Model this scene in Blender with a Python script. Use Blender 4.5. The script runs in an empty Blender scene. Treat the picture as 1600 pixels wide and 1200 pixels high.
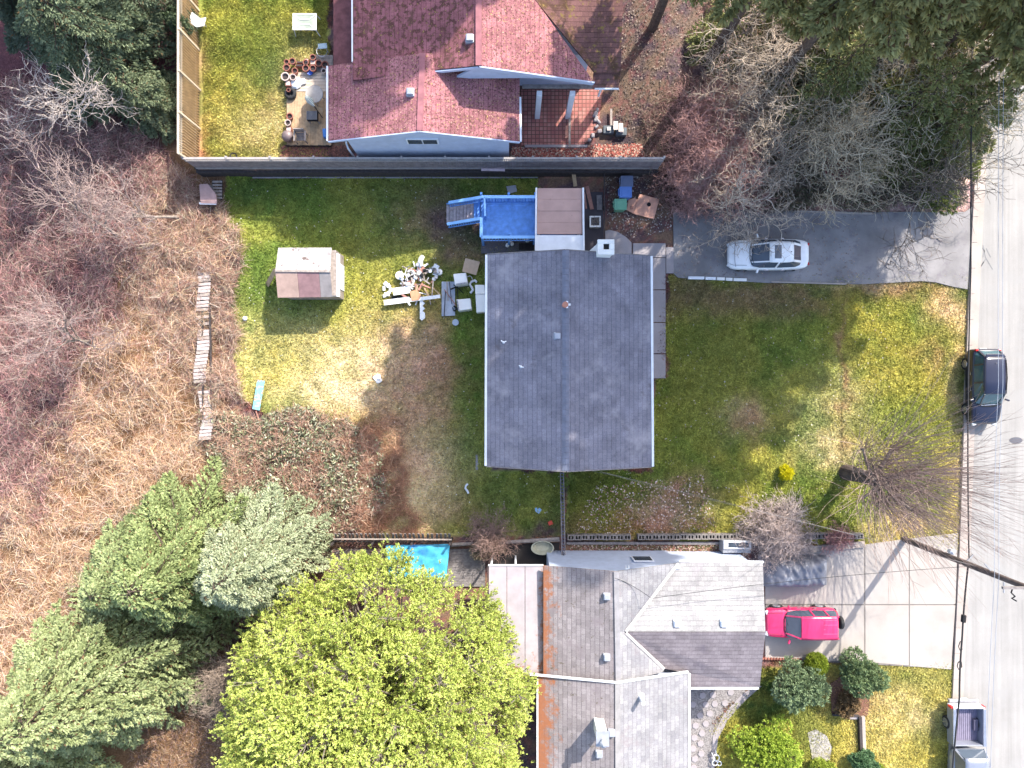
import bpy, math, random
import numpy as np
from mathutils import Vector, Matrix
D = bpy.data; C = bpy.context.scene.collection
# ---------------- camera, world, sun, exposure ----------------
S = 27.0; H = 40.0                      # pixels per metre on the ground; camera height
cam = D.cameras.new('camera'); cam.angle = 2*math.atan(800/S/H); cam.clip_end = 5000; cam.clip_start = 0.5
camo = D.objects.new('camera', cam); camo.location = (0, 0, H); C.objects.link(camo)
bpy.context.scene.camera = camo
SUN_EL = math.radians(40); SAZ = math.atan2(.57, .82)      # sun stands up and to the right in the picture
w = D.worlds.new('World'); bpy.context.scene.world = w; w.use_nodes = True
sky = w.node_tree.nodes.new('ShaderNodeTexSky'); sky.sky_type = 'NISHITA'; sky.sun_disc = False
sky.sun_elevation = SUN_EL; sky.sun_rotation = SAZ; sky.dust_density = 2.2; sky.ozone_density = .8; sky.air_density = 1
bg = w.node_tree.nodes['Background']; bg.inputs['Strength'].default_value = .15
w.node_tree.links.new(sky.outputs[0], bg.inputs['Color'])
sl = D.lights.new('sun', 'SUN'); sl.energy = 3.0; sl.angle = math.radians(.6); sl.color = (1, .93,.82)
so = D.objects.new('sun', sl); C.objects.link(so)
sd = Vector((math.sin(SAZ)*math.cos(SUN_EL), math.cos(SAZ)*math.cos(SUN_EL), math.sin(SUN_EL)))
so.rotation_euler = sd.to_track_quat('Z', 'Y').to_euler()
so.location = sd*80
vs = bpy.context.scene.view_settings
vs.view_transform = 'Standard'; vs.look = 'None'; vs.gamma = 1; vs.exposure = 1.66
bpy.context.scene.cycles.max_bounces = 6; bpy.context.scene.cycles.diffuse_bounces = 4; bpy.context.scene.cycles.transparent_max_bounces = 8
RNG = np.random.default_rng(11); R = random.Random(5)

# ---------------- helpers ----------------
def W(px, py, h=0.):
    f = (H-h)/H
    return Vector(((px-800)/S*f, (600-py)/S*f, h))
def XY(px, py, h=0.):
    p = W(px, py, h); return (p.x, p.y)
class MB:
    def __init__(s): s.v = []; s.f = []
    def add(s, vs, fs):
        n = len(s.v); s.v += [tuple(p) for p in vs]; s.f += [tuple(i+n for i in f) for f in fs]; return s
    def box(s, x0, x1, y0, y1, z0, z1):
        if x0 > x1: x0, x1 = x1, x0
        if y0 > y1: y0, y1 = y1, y0
        return s.add([(x0,y0,z0),(x1,y0,z0),(x1,y1,z0),(x0,y1,z0),(x0,y0,z1),(x1,y0,z1),(x1,y1,z1),(x0,y1,z1)],
              [(3,2,1,0),(4,5,6,7),(0,1,5,4),(1,2,6,5),(2,3,7,6),(3,0,4,7)])
    def obox(s, c, size, rz=0, rx=0, ry=0):
        m = Matrix.Rotation(rz,3,'Z')@Matrix.Rotation(ry,3,'Y')@Matrix.Rotation(rx,3,'X')
        hx, hy, hz = [q/2 for q in size]; c = Vector(c)
        t = MB().box(-hx,hx,-hy,hy,-hz,hz)
        return s.add([c+m@Vector(p) for p in t.v], t.f)
    def beam(s, a, b, wd, ht):
        a = Vector(a); b = Vector(b); d = b-a; L = d.length
        if L < 1e-6: return s
        d.normalize(); up = Vector((0,0,1)) if abs(d.z) < .95 else Vector((0,1,0))
        x = d.cross(up).normalized(); u = x.cross(d).normalized()
        P = []
        for q in (a, b):
            for sx, su in ((-1,-1),(1,-1),(1,1),(-1,1)): P.append(q+x*sx*wd/2+u*su*ht/2)
        return s.add(P, [(0,1,2,3),(7,6,5,4),(0,4,5,1),(1,5,6,2),(2,6,7,3),(3,7,4,0)])
    def prism(s, poly, z0, z1):
        a = sum(poly[i][0]*poly[(i+1)%len(poly)][1]-poly[(i+1)%len(poly)][0]*poly[i][1] for i in range(len(poly)))
        if a < 0: poly = poly[::-1]
        n = len(poly)
        zf = (lambda p, z: z(p) if callable(z) else z)
        vs_ = [(p[0],p[1],zf(p,z0)) for p in poly]+[(p[0],p[1],zf(p,z1)) for p in poly]
        return s.add(vs_, [tuple(range(n-1,-1,-1)), tuple(range(n,2*n))]+[(i,(i+1)%n,(i+1)%n+n,i+n) for i in range(n)])
    def slab(s, pts, t):
        """roof plane: 3D polygon with thickness t below"""
        pts = [Vector(p) for p in pts]
        a = sum(pts[i].x*pts[(i+1)%len(pts)].y-pts[(i+1)%len(pts)].x*pts[i].y for i in range(len(pts)))
        if a < 0: pts = pts[::-1]
        n = len(pts)
        return s.add([p-Vector((0,0,t)) for p in pts]+pts, [tuple(range(n-1,-1,-1)), tuple(range(n,2*n))]+[(i,(i+1)%n,(i+1)%n+n,i+n) for i in range(n)])
    def tube(s, pts, r, n=8, cap=True):
        pts = [Vector(p) for p in pts]; k = len(pts); base = len(s.v)
        prev = None
        for i, p in enumerate(pts):
            d = (pts[min(i+1,k-1)]-pts[max(i-1,0)]).normalized()
            if prev is None:
                x = d.cross(Vector((0,0,1)) if abs(d.z) < .9 else Vector((1,0,0))).normalized()
            else: x = (prev-d*prev.dot(d)).normalized()
            prev = x; y = d.cross(x); rr = r[i] if hasattr(r,'__len__') else r
            for j in range(n):
                a = 2*math.pi*j/n; s.v.append(tuple(p+x*math.cos(a)*rr+y*math.sin(a)*rr))
        for i in range(k-1):
            for j in range(n):
                a = base+i*n+j; b = base+i*n+(j+1)%n; s.f.append((a,b,b+n,a+n))
        if cap: s.f.append(tuple(base+j for j in range(n-1,-1,-1))); s.f.append(tuple(base+(k-1)*n+j for j in range(n)))
        return s
    def lathe(s, c, prof, n=16, axis='Z'):
        """prof: list of (r, z), from bottom to top"""
        base = len(s.v); k = len(prof)
        for r, z in prof:
            for j in range(n):
                a = 2*math.pi*j/n; x, y = r*math.cos(a), r*math.sin(a)
                s.v.append((c[0]+x, c[1]+y, c[2]+z) if axis == 'Z' else ((c[0]+x, c[1]+z, c[2]+y) if axis == 'Y' else (c[0]+z, c[1]+x, c[2]+y)))
        for i in range(k-1):
            for j in range(n):
                a = base+i*n+j; b = base+i*n+(j+1)%n
                s.f.append((a,b,b+n,a+n) if axis != 'Y' else (a,a+n,b+n,b))
        s.f.append(tuple(base+j for j in range(n-1,-1,-1))); s.f.append(tuple(base+(k-1)*n+j for j in range(n)))
        return s
def rootloc(o):
    v = Vector((0,0,0))
    while o: v += o.location; o = o.parent
    return v
def obj(name, mb, mat, parent=None, local=False, bevel=0, smooth=False, sub=0, loc=None):
    me = D.meshes.new(name)
    off = Vector((0,0,0))
    if not local:
        if parent: off = rootloc(parent)
        elif loc is not None: off = Vector(loc)
    me.from_pydata([(v[0]-off.x, v[1]-off.y, v[2]-off.z) for v in mb.v], [], mb.f)
    if mat: me.materials.append(mat)
    if smooth: me.polygons.foreach_set('use_smooth', [True]*len(me.polygons))
    o = D.objects.new(name, me); C.objects.link(o)
    if parent: o.parent = parent
    else: o.location = off if loc is not None else (0,0,0)
    if bevel:
        b = o.modifiers.new('bevel','BEVEL'); b.width = bevel; b.segments = 2; b.limit_method = 'ANGLE'; b.angle_limit = .6
    if sub:
        q = o.modifiers.new('sub','SUBSURF'); q.levels = sub; q.render_levels = sub
    return o
def tag(o, label, cat, group=None):
    o['label'] = label; o['category'] = cat
    if group: o['group'] = group
    return o
def thing(name, label, cat, loc=(0,0,0), rz=0, group=None):
    o = D.objects.new(name, None); C.objects.link(o); o.location = loc; o.rotation_euler = (0,0,rz)
    o.empty_display_size = .3
    return tag(o, label, cat, group)
def kind(o, k): o['kind'] = k; return o
def dup(root, loc=None, rz=None, label=None):
    r = root.copy(); C.objects.link(r)
    if loc is not None: r.location = loc
    if rz is not None: r.rotation_euler = (0,0,rz)
    if label: r['label'] = label
    for ch in list(root.children):
        c = ch.copy(); C.objects.link(c); c.parent = r
        for g in list(ch.children):
            d = g.copy(); C.objects.link(d); d.parent = c
    return r
def npmesh(name, V, F, mat, col=None, parent=None, loc=None, smooth=False):
    """V (n,3), F (m,k) arrays; col (n,3) vertex colour of the thing itself"""
    me = D.meshes.new(name); V = np.asarray(V, np.float32); F = np.asarray(F, np.int32)
    off = rootloc(parent) if parent else (Vector(loc) if loc is not None else Vector((0,0,0)))
    V = V-np.array(off, np.float32)
    n = len(V); m, k = F.shape
    me.vertices.add(n); me.vertices.foreach_set('co', V.ravel())
    me.loops.add(m*k); me.loops.foreach_set('vertex_index', F.ravel())
    me.polygons.add(m); me.polygons.foreach_set('loop_start', np.arange(m, dtype=np.int32)*k)
    try: me.polygons.foreach_set('loop_total', np.full(m, k, np.int32))
    except Exception: pass
    if smooth: me.polygons.foreach_set('use_smooth', np.ones(m, bool))
    me.update(calc_edges=True)
    if col is not None:
        a = me.color_attributes.new('Col', 'FLOAT_COLOR', 'POINT')
        cc = np.ones((n,4), np.float32); cc[:,:3] = col; a.data.foreach_set('color', cc.ravel())
    if mat: me.materials.append(mat)
    o = D.objects.new(name, me); C.objects.link(o)
    if parent: o.parent = parent
    elif loc is not None: o.location = off
    return o
# value noise in numpy
_T = RNG.random((256,256))
def vn(x, y, sc, seed=0):
    x = np.asarray(x, float)/sc+seed*17.3; y = np.asarray(y, float)/sc+seed*31.7
    xi = np.floor(x).astype(int); yi = np.floor(y).astype(int); fx = x-xi; fy = y-yi
    fx = fx*fx*(3-2*fx); fy = fy*fy*(3-2*fy)
    g = lambda a, b: _T[a & 255, b & 255]
    return (g(xi,yi)*(1-fx)+g(xi+1,yi)*fx)*(1-fy)+(g(xi,yi+1)*(1-fx)+g(xi+1,yi+1)*fx)*fy
def fbm(x, y, sc, seed=0, o=3):
    t = 0; a = 1; s_ = 0
    for i in range(o): t = t+vn(x, y, sc/2**i, seed+i*3)*a; s_ += a; a *= .55
    return t/s_
def inpoly(px, py, poly):
    px = np.asarray(px, float); py = np.asarray(py, float); r = np.zeros(px.shape, bool); n = len(poly)
    for i in range(n):
        x1, y1 = poly[i]; x2, y2 = poly[(i+1)%n]
        c = ((y1 > py) != (y2 > py)) & (px < (x2-x1)*(py-y1)/((y2-y1) or 1e-9)+x1)
        r ^= c
    return r
# ---------------- materials ----------------
class NT:
    def __init__(s, name, rough=.8, metal=0, spec=.3):
        s.m = D.materials.new(name); s.m.use_nodes = True; s.t = s.m.node_tree; s.b = s.t.nodes['Principled BSDF']
        s.b.inputs['Roughness'].default_value = rough; s.b.inputs['Metallic'].default_value = metal
        s.b.inputs['Specular IOR Level'].default_value = spec; s._c = None
    def n(s, t, **k):
        q = s.t.nodes.new('ShaderNode'+t)
        for a, v in k.items(): setattr(q, a, v)
        return q
    def link(s, a, b): s.t.links.new(a, b)
    def coord(s, rot=0, sc=(1,1,1)):
        tc = s.n('TexCoord'); mp = s.n('Mapping'); s.link(tc.outputs['Object'], mp.inputs[0])
        mp.inputs['Rotation'].default_value = (0,0,rot); mp.inputs['Scale'].default_value = sc
        return mp.outputs[0]
    def noise(s, scale, detail=4, vec=None, rough=.6, dist=0):
        q = s.n('TexNoise'); q.inputs['Scale'].default_value = scale; q.inputs['Detail'].default_value = detail
        q.inputs['Roughness'].default_value = rough; q.inputs['Distortion'].default_value = dist
        s.link(vec or s.coord(), q.inputs['Vector']); return q.outputs['Fac']
    def ramp(s, fac, stops):
        q = s.n('ValToRGB'); e = q.color_ramp.elements
        while len(e) < len(stops): e.new(.5)
        for i, (p, c) in enumerate(stops):
            e[i].position = p; e[i].color = (c,c,c,1) if not hasattr(c,'__len__') else (*c,1)
        s.link(fac, q.inputs[0]); return q.outputs[0]
    def mix(s, fac, a, b, mode='MIX'):
        q = s.n('MixRGB', blend_type=mode)
        for i, v in ((0,fac),(1,a),(2,b)):
            if isinstance(v, (int,float)): q.inputs[i].default_value = v if i == 0 else (v,v,v,1)
            elif isinstance(v, tuple): q.inputs[i].default_value = (*v,1)
            else: s.link(v, q.inputs[i])
        return q.outputs[0]
    def color(s, c):
        if isinstance(c, tuple): s.b.inputs['Base Color'].default_value = (*c,1)
        else: s.link(c, s.b.inputs['Base Color'])
    def bump(s, h, strength=.3, dist=.05):
        q = s.n('Bump'); q.inputs['Strength'].default_value = strength; q.inputs['Distance'].default_value = dist
        s.link(h, q.inputs['Height']); s.link(q.outputs[0], s.b.inputs['Normal'])
def simple(name, col, rough=.75, metal=0, var=.25, sc=2.5, bump=.15, bs=30, spec=.3, dirt=None):
    t = NT(name, rough, metal, spec)
    v = t.ramp(t.noise(sc,5), [(.3,1-var),(.7,1+var*.5)])
    c = t.mix(1, col, v, 'MULTIPLY')
    if dirt: c = t.mix(t.ramp(t.noise(dirt[1],6), [(dirt[2],0.),(dirt[2]+.12,1.)]), c, dirt[0])
    t.color(c)
    if bump: t.bump(t.noise(bs,3), bump, .02)
    return t.m
def shingle(name, c1, c2, mortar, alongx=False, blotch=None, patches=None, row=.235, bw=.3, ms=.006, bmp=.3, var=.5, line=1., moss=None):
    """courses run along the ridge; alongx: ridge parallel to x"""
    t = NT(name, .9, 0, .2)
    vec = t.coord(rot=0 if alongx else math.pi/2)
    br = t.n('TexBrick'); t.link(vec, br.inputs['Vector'])
    br.inputs['Scale'].default_value = 1; br.inputs['Brick Width'].default_value = bw; br.inputs['Row Height'].default_value = row
    br.inputs['Mortar Size'].default_value = ms; br.inputs['Mortar Smooth'].default_value = .3
    br.inputs['Color1'].default_value = (*c1,1); br.inputs['Color2'].default_value = (*c2,1); br.inputs['Mortar'].default_value = (*[q*.75 for q in c1],1)
    c = br.outputs['Color']
    sx = t.n('SeparateXYZ'); t.link(vec, sx.inputs[0]); dv = t.n('Math', operation='DIVIDE'); t.link(sx.outputs[1], dv.inputs[0]); dv.inputs[1].default_value = row
    fr = t.n('Math', operation='FRACT'); t.link(dv.outputs[0], fr.inputs[0]); wob = t.noise(6,2)
    ad = t.n('Math', operation='MULTIPLY_ADD'); t.link(wob, ad.inputs[0]); ad.inputs[1].default_value = .22; t.link(fr.outputs[0], ad.inputs[2])
    ln = t.ramp(ad.outputs[0], [(.10,0.),(.26,1.)]); c = t.mix(t.ramp(t.noise(1.3,4),[(.3,line),(.7,line*.55)]), c, t.mix(1, c, t.mix(ln, mortar, (1.,1.,1.)), 'MULTIPLY'))
    c = t.mix(1, c, t.ramp(t.noise(.7,6,rough=.65), [(.3,1-var*.5),(.72,1+var*.4)]), 'MULTIPLY')
    c = t.mix(1, c, t.ramp(t.noise(22,3), [(.3,.78),(.7,1.16)]), 'MULTIPLY')
    for (col, sc, th, wd) in (patches or []):
        c = t.mix(t.ramp(t.noise(sc,6,rough=.7), [(th,0.),(th+wd,1.)]), c, col)
    if moss: c = mossmix(t, c, *moss)
    t.color(c)
    t.bump(br.outputs['Fac'], -bmp if bmp else 0, .02) if False else t.bump(t.mix(.35, br.outputs['Fac'], t.noise(30,3)), bmp, .03)
    return t.m
def mossmix(t, c, axis, a, b, col=(.36,.13,.055)):
    """moss that grows towards one edge: full at coordinate a, none past b"""
    s_ = t.n('SeparateXYZ'); t.link(t.coord(), s_.inputs[0]); mr = t.n('MapRange'); t.link(s_.outputs[axis], mr.inputs[0])
    mr.inputs[1].default_value = a; mr.inputs[2].default_value = b; mr.inputs[3].default_value = .34; mr.inputs[4].default_value = -.1
    ad = t.n('Math', operation='ADD'); t.link(mr.outputs[0], ad.inputs[0]); t.link(t.noise(2.2,8,rough=.75), ad.inputs[1])
    return t.mix(t.ramp(ad.outputs[0], [(.60,0.),(.74,.95)]), c, t.mix(t.noise(8,4), col, (.22,.10,.06)))
def leafmat(name, trans=.25, rough=.6):
    t = NT(name, rough, 0, .25); a = t.n('Attribute', attribute_name='Col'); t.color(a.outputs['Color'])
    tr = t.n('BsdfTranslucent'); t.link(a.outputs['Color'], tr.inputs[0]); mx = t.n('MixShader'); mx.inputs[0].default_value = trans
    out = t.t.nodes['Material Output']; t.link(t.b.outputs[0], mx.inputs[1]); t.link(tr.outputs[0], mx.inputs[2]); t.link(mx.outputs[0], out.inputs[0])
    return t.m
M = {}
M['leaf'] = leafmat('leaf'); M['blade'] = leafmat('blade', .3, .8)
M['twig'] = leafmat('twig', .0, .9)
def ground_mat():
    t = NT('ground_cover', .95, 0, .1); a = t.n('Attribute', attribute_name='Col')
    c = t.mix(1, a.outputs['Color'], t.ramp(t.noise(9,6,rough=.75), [(.3,.55),(.72,1.5)]), 'MULTIPLY')
    c = t.mix(1, c, t.ramp(t.noise(45,2), [(.3,.7),(.7,1.25)]), 'MULTIPLY')
    t.color(c); t.bump(t.noise(14,6,rough=.75), .8, .08); return t.m
M['ground'] = ground_mat()
def road_mat(name, c, dark=.82, joints=None, patch=None, streak=None):
    t = NT(name, .9, 0, .2)
    k = t.mix(1, c, t.ramp(t.noise(.5,6,rough=.6), [(.3,dark),(.7,1.06)]), 'MULTIPLY')
    k = t.mix(1, k, t.ramp(t.noise(60,2), [(.3,.88),(.7,1.08)]), 'MULTIPLY')
    if streak: k = t.mix(1, k, t.ramp(t.noise(1,5,vec=t.coord(sc=(4,.12,1))), [(.3,streak),(.65,1.04)]), 'MULTIPLY')
    if patch: k = t.mix(t.ramp(t.noise(patch[1],6,rough=.7), [(patch[2],0.),(patch[2]+.15,patch[3])]), k, patch[0])
    t.color(k); t.bump(t.noise(50,3), .25, .02); return t.m
M['road'] = road_mat('street_asphalt', (.30,.29,.28), .88, patch=((.27,.265,.26), .7, .5, .8), streak=.84)
M['kerb'] = road_mat('kerb_concrete', (.40,.35,.32), .72)
M['asphalt'] = road_mat('driveway_asphalt', (.27,.26,.265), .6, patch=((.16,.145,.165), 1.6, .52, .8))
M['concrete'] = road_mat('driveway_concrete', (.38,.345,.32), .78, patch=((.31,.29,.28), .5, .48, .8))
M['slab'] = road_mat('path_concrete', (.34,.31,.32), .78, patch=((.16,.12,.11), 2.2, .62, .7))
M['asph_patch'] = road_mat('tar', (.10,.10,.11), .8)
# ---------------- terrain ----------------
PLX0, PLX1, PLY = -17.8, 9.2, 12.12           # raised lot behind the retaining wall
def gz(x, y):
    x = np.asarray(x, float); y = np.asarray(y, float)
    s = 1/(1+np.exp(-(9.6-x)/.5))             # falls away to the right
    s = np.where(x < PLX0-.05, 0, s); s = np.where(y < PLY, 0, s)
    z = .9*s
    bump = (fbm(x,y,3,2)-.5)*.12*(np.abs(x) < 60)
    z = z+np.where(x < -13.2, (fbm(x,y,3.5,4)-.4)*1.1*np.clip((-13.2-x)/2.5,0,1), 0)
    return z+bump
def smooth(a, b, v): t = np.clip((v-a)/(b-a),0,1); return t*t*(3-2*t)
PG = dict(green=(.085,.135,.022), yel=(.235,.225,.042), olive=(.13,.15,.03), straw=(.42,.36,.19), brown=(.20,.135,.07), dark=(.05,.085,.018),
          soil=(.085,.06,.05), pink=(.42,.30,.25), redleaf=(.22,.09,.06), tan=(.45,.33,.2), grey=(.2,.19,.18), mulch=(.16,.085,.055), dkoil=(.06,.05,.045),
          gold=(.44,.28,.12), maroon=(.165,.082,.075), gravel=(.24,.225,.225))
PG = {k: np.array(v) for k, v in PG.items()}
# (x, y, rx, ry, colour, strength) in picture pixels on the ground
PATCH = [(430,310,110,45,'green',.8),(640,300,90,30,'dark',.5),(660,345,60,40,'brown',.45),(480,560,120,70,'straw',.55),(440,560,60,60,'yel',.55),(560,470,70,60,'yel',.7),
 (600,560,70,50,'straw',.6),(560,620,90,30,'straw',.75),(660,600,70,110,'brown',.85),(700,560,40,60,'brown',.6),(735,560,26,150,'green',.8),(640,745,60,75,'straw',1.1),(665,720,40,40,'tan',.7),
 (700,700,50,35,'green',.5),(740,780,90,40,'olive',.8),(690,790,70,40,'brown',.4),(640,780,50,40,'straw',.6),(650,560,30,60,'tan',.3),(600,690,60,50,'brown',.9),(740,350,60,40,'soil',.85),(720,390,50,20,'brown',.5),(700,345,30,50,'soil',.5),
 (400,300,40,20,'dark',.5),(600,400,60,25,'olive',.6),(470,440,90,60,'green',.6),
 (1110,460,120,25,'soil',.75),(1160,470,140,25,'brown',.7),(1160,655,35,25,'tan',.6),(1160,665,20,14,'redleaf',.4),(1060,700,60,90,'green',.5),(1120,560,90,100,'olive',.7),
 (1030,800,50,30,'pink',.35),(1000,820,90,20,'redleaf',.4),(1060,770,50,30,'brown',.7),(930,780,60,40,'olive',.7),(900,740,40,40,'dark',.4),(860,800,30,60,'dark',.5),(850,830,60,16,'soil',.7),
 (1400,570,90,110,'yel',.75),(1450,480,60,40,'yel',.55),(1430,490,25,40,'green',.5),(1480,480,30,30,'tan',.5),(1300,640,60,60,'straw',.4),(1400,640,60,40,'green',.35),(1270,600,40,60,'green',.4),
 (1460,560,30,30,'brown',.35),(1300,710,50,25,'straw',.5),(1420,820,60,30,'tan',.45),(1480,700,40,60,'yel',.5),(1320,780,60,30,'green',.4),(1400,450,80,16,'brown',.5),(1500,620,14,200,'tan',.3),
 (1360,440,60,10,'tan',.5),(1317,580,5,140,'brown',.55)]  # last entry paints the overhead wire's shadow as a brown line
PATCH2 = [(400,60,80,70,'green',.5),(330,180,60,60,'yel',.5),(420,200,70,50,'straw',.4),(470,120,50,60,'straw',.4),(310,230,20,30,'redleaf',.6),(310,120,16,60,'brown',.5),(400,25,80,25,'yel',.4)]
PATCH3 = [(1190,1090,60,50,'dark',.8),(1330,1090,50,24,'redleaf',.5),(1400,1120,80,90,'straw',.4),(1400,1060,70,30,'olive',.6),(1450,1180,60,30,'yel',.6),(1310,1140,40,40,'yel',.5),(1240,1000,60,10,'mulch',.6),(1260,1160,30,50,'olive',.5)]
LAWN_B = [(352,272),(840,272),(860,400),(765,440),(765,735),(880,735),(880,838),(596,838),(560,780),(600,740),(590,690),(480,650),(420,650),(370,620),(360,500),(375,400),(350,330)]
LAWN_F = [(884,735),(1020,735),(1020,592),(1042,592),(1042,430),(1520,430),(1512,600),(1500,860),(1340,850),(884,840)]
LAWN_N = [(296,-200),(516,-200),(516,250),(300,250)]
LAWN_S = [(1186,1040),(1500,1030),(1480,1260),(1130,1260),(1110,1140),(1170,1080)]
def gcol(px, py):
    px = np.asarray(px, float); py = np.asarray(py, float)
    jx = px+(fbm(px,py,30,1)-.5)*46; jy = py+(fbm(px,py,30,2)-.5)*46
    n1 = fbm(px,py,60,3)[...,None]; n2 = fbm(px,py,18,5)[...,None]; n3 = vn(px,py,5,6)[...,None]
    mixc = lambda a, b, t: a*(1-t)+b*t
    # base: leaf litter and soil
    c = mixc(PG['soil']*.8, PG['brown']*.6, smooth(.35,.65,n2)); c = mixc(c, PG['redleaf']*.7, smooth(.6,.75,n3)*.6)
    # open needle covered ground upper right
    t = (smooth(.42,.55,fbm(px,py,70,9)) * smooth(1140,1190,jx)*(1-smooth(1500,1530,jx))*(1-smooth(300,340,jy)))[...,None]
    c = mixc(c, mixc(PG['pink'], PG['tan'], n2), t)
    t = (np.exp(-((jx-1300)/120)**2-((jy-165)/60)**2)+np.exp(-((jx-1140)/50)**2-((jy-85)/60)**2)+.6*np.exp(-((jx-1380)/110)**2-((jy-318)/25)**2)).clip(0,1)[...,None]
    c = mixc(c, mixc(PG['pink'], PG['tan'], n2), t)
    t = (smooth(935,970,jx)*(1-smooth(1070,1120,jx))*(1-smooth(240,330,jy)))[...,None]; c = c*(1-t*np.array([.45,.38,.3]))  # tree shade right of the red house painted into the soil
    # bramble ground; maroon side is partly tree shade put into the colour
    t = (1-smooth(330,360,jx+ (jy-500)*.0))[...,None]
    g = smooth(-30,30,jx+.42*jy-360+(n2[...,0]-.5)*120)[...,None]
    c = mixc(c, mixc(PG['maroon']*.35, PG['gold']*.28, g), t)
    lawn = mixc(PG['green'], PG['yel'], smooth(.3,.72,n1)*.65+smooth(.3,.7,n2)*.25)
    def zone(c, poly, patches, base=None):
        m = inpoly(jx*.35+px*.65, jy*.35+py*.65, poly)[...,None].astype(float)
        l = lawn.copy() if base is None else base
        for (x,y,rx,ry,k,s) in patches:
            q = np.exp(-((jx-x)/rx)**2-((jy-y)/ry)**2)*1.5*s
            l = mixc(l, PG[k], (q.clip(0,1)*(.55+.45*smooth(.3,.7,n2[...,0])))[...,None])
        l = l*(.8+.4*n3)
        return c*(1-m)+l*m
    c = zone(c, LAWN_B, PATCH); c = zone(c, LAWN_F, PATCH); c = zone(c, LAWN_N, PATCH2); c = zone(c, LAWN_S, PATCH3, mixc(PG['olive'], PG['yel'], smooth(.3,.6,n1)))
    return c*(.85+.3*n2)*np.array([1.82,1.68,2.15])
def axis(lo, hi, st, far=2500):
    a = list(np.arange(lo, hi+st/2, st)); s_ = st; x = hi; o = []
    while x < far: s_ *= 1.5; x += s_; o.append(x)
    s_ = st; x = lo; q = []
    while x > -far: s_ *= 1.5; x -= s_; q.append(x)
    return np.array(q[::-1]+a+o)
gx = axis(-33,33,.19); gy = axis(-26,26,.19)
XX, YY = np.meshgrid(gx, gy); ZZ = gz(XX, YY)
px_ = 800+XX*S*H/(H-ZZ); py_ = 600-YY*S*H/(H-ZZ)
idx = np.arange(XX.size).reshape(XX.shape)
F = np.stack([idx[:-1,:-1],idx[:-1,1:],idx[1:,1:],idx[1:,:-1]],-1).reshape(-1,4)
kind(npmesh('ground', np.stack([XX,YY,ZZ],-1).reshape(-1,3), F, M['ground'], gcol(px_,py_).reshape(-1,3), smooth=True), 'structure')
# --- tarmac, kerb, paths: sheets above the ground sheet
def sheet(name, pix, mat, h=.1, th=.15, hh=None):
    hh = h if hh is None else hh
    return kind(obj(name, MB().prism([XY(a,b,hh) for a,b in pix], h-th, h), mat), 'structure')
far = 200
kerbline = [(1535,-260),(1528,0),(1522,250),(1513,420),(1505,620),(1497,850),(1488,1040),(1480,1200),(1466,1500)]
def kx(y):
    for (a,b),(c,d) in zip(kerbline, kerbline[1:]):
        if b <= y <= d: return a+(c-a)*(y-b)/(d-b)
    return 1535 if y < 0 else 1466
sheet('road', [(kx(y)+13,y) for y in range(-260,1501,80)]+[(1950,1500),(1950,-260)], M['road'], .075, .3)
mb = MB(); ys = list(range(-260,1500,40))
for i, y in enumerate(ys):                      # kerb slabs with thin joints
    y2 = y+39.6
    mb.prism([XY(kx(y),y), XY(kx(y)+9,y), XY(kx(y2)+9,y2), XY(kx(y2),y2)], -.1, .17)
kind(obj('kerb', mb, M['kerb'], bevel=.015), 'structure')
mb = MB()
for i, y in enumerate(ys):
    y2 = y+40
    mb.prism([XY(kx(y)+9.1,y), XY(kx(y)+18,y), XY(kx(y2)+18,y2), XY(kx(y2)+9.1,y2)], -.1, .092)
kind(obj('gutter', mb, M['kerb']), 'structure')
# far verge of the street
sheet('driveway', [(1052,332),(1110,326),(1350,331),(1508,331),(1521,322),(1512,452),(1490,448),(1462,441),(1440,439),(1350,444),(1200,442),(1060,434),(1053,428)], M['asphalt'], .1, .3)
conc = [[(1196,868),(1350,851),(1350,944),(1196,944)],[(1196,946),(1350,946),(1350,1034),(1196,1030)],
        [(1352,851),(1420,842),(1420,944),(1352,944)],[(1352,946),(1420,946),(1420,1040),(1352,1034.5)],
        [(1421.5,842),(1497,833),(1493,944),(1421.5,944)],[(1421.5,946),(1493,946),(1486,1046),(1421.5,1041)],
        [(1240,0),(1241,0),(1241,1)]][:6]
mb = MB()
for q in conc: mb.prism([XY(a,b,.1) for a,b in q], -.1, .1)
kind(obj('concrete_driveway', mb, M['concrete'], bevel=.01), 'structure')
sheet('driveway_joint', [(1197,867),(1350,851.5),(1496,834),(1487,1045),(1197,1029.5)], road_mat('joint_fill', (.20,.18,.165), .8), .085, .1)
mb = MB()
for q in [[(960,380),(988,380),(988,404),(960,404)],[(989,380),(1040,380),(1040,402),(989,402)],[(1015,403),(1040,403),(1040,452),(1015,452)],[(1015,453.5),(1040,453.5),(1040,503),(1015,503)],[(1015,504.5),(1040,504.5),(1040,552),(1015,552)],
          [(1015,553.5),(1040,553.5),(1040,591),(1015,591)],[(1041,386),(1054,386),(1054,427),(1041,427)],[(945,361),(952,359),(965,362),(978,370),(987,379),(987,402),(945,402)]]:
    if q[0] == (960,380): continue
    mb.prism([XY(a,b,.09) for a,b in q], -.1, .09)
kind(obj('concrete_path', mb, M['slab'], bevel=.008), 'structure')
t = NT('patio_brick', .9, 0, .2)
br = t.n('TexBrick'); t.link(t.coord(), br.inputs['Vector']); br.offset = .0; br.inputs['Scale'].default_value = 1
br.inputs['Brick Width'].default_value = .22; br.inputs['Row Height'].default_value = .22; br.inputs['Mortar Size'].default_value = .022
br.inputs['Color1'].default_value = (.36,.13,.115,1); br.inputs['Color2'].default_value = (.44,.21,.18,1); br.inputs['Mortar'].default_value = (.13,.075,.06,1)
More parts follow.
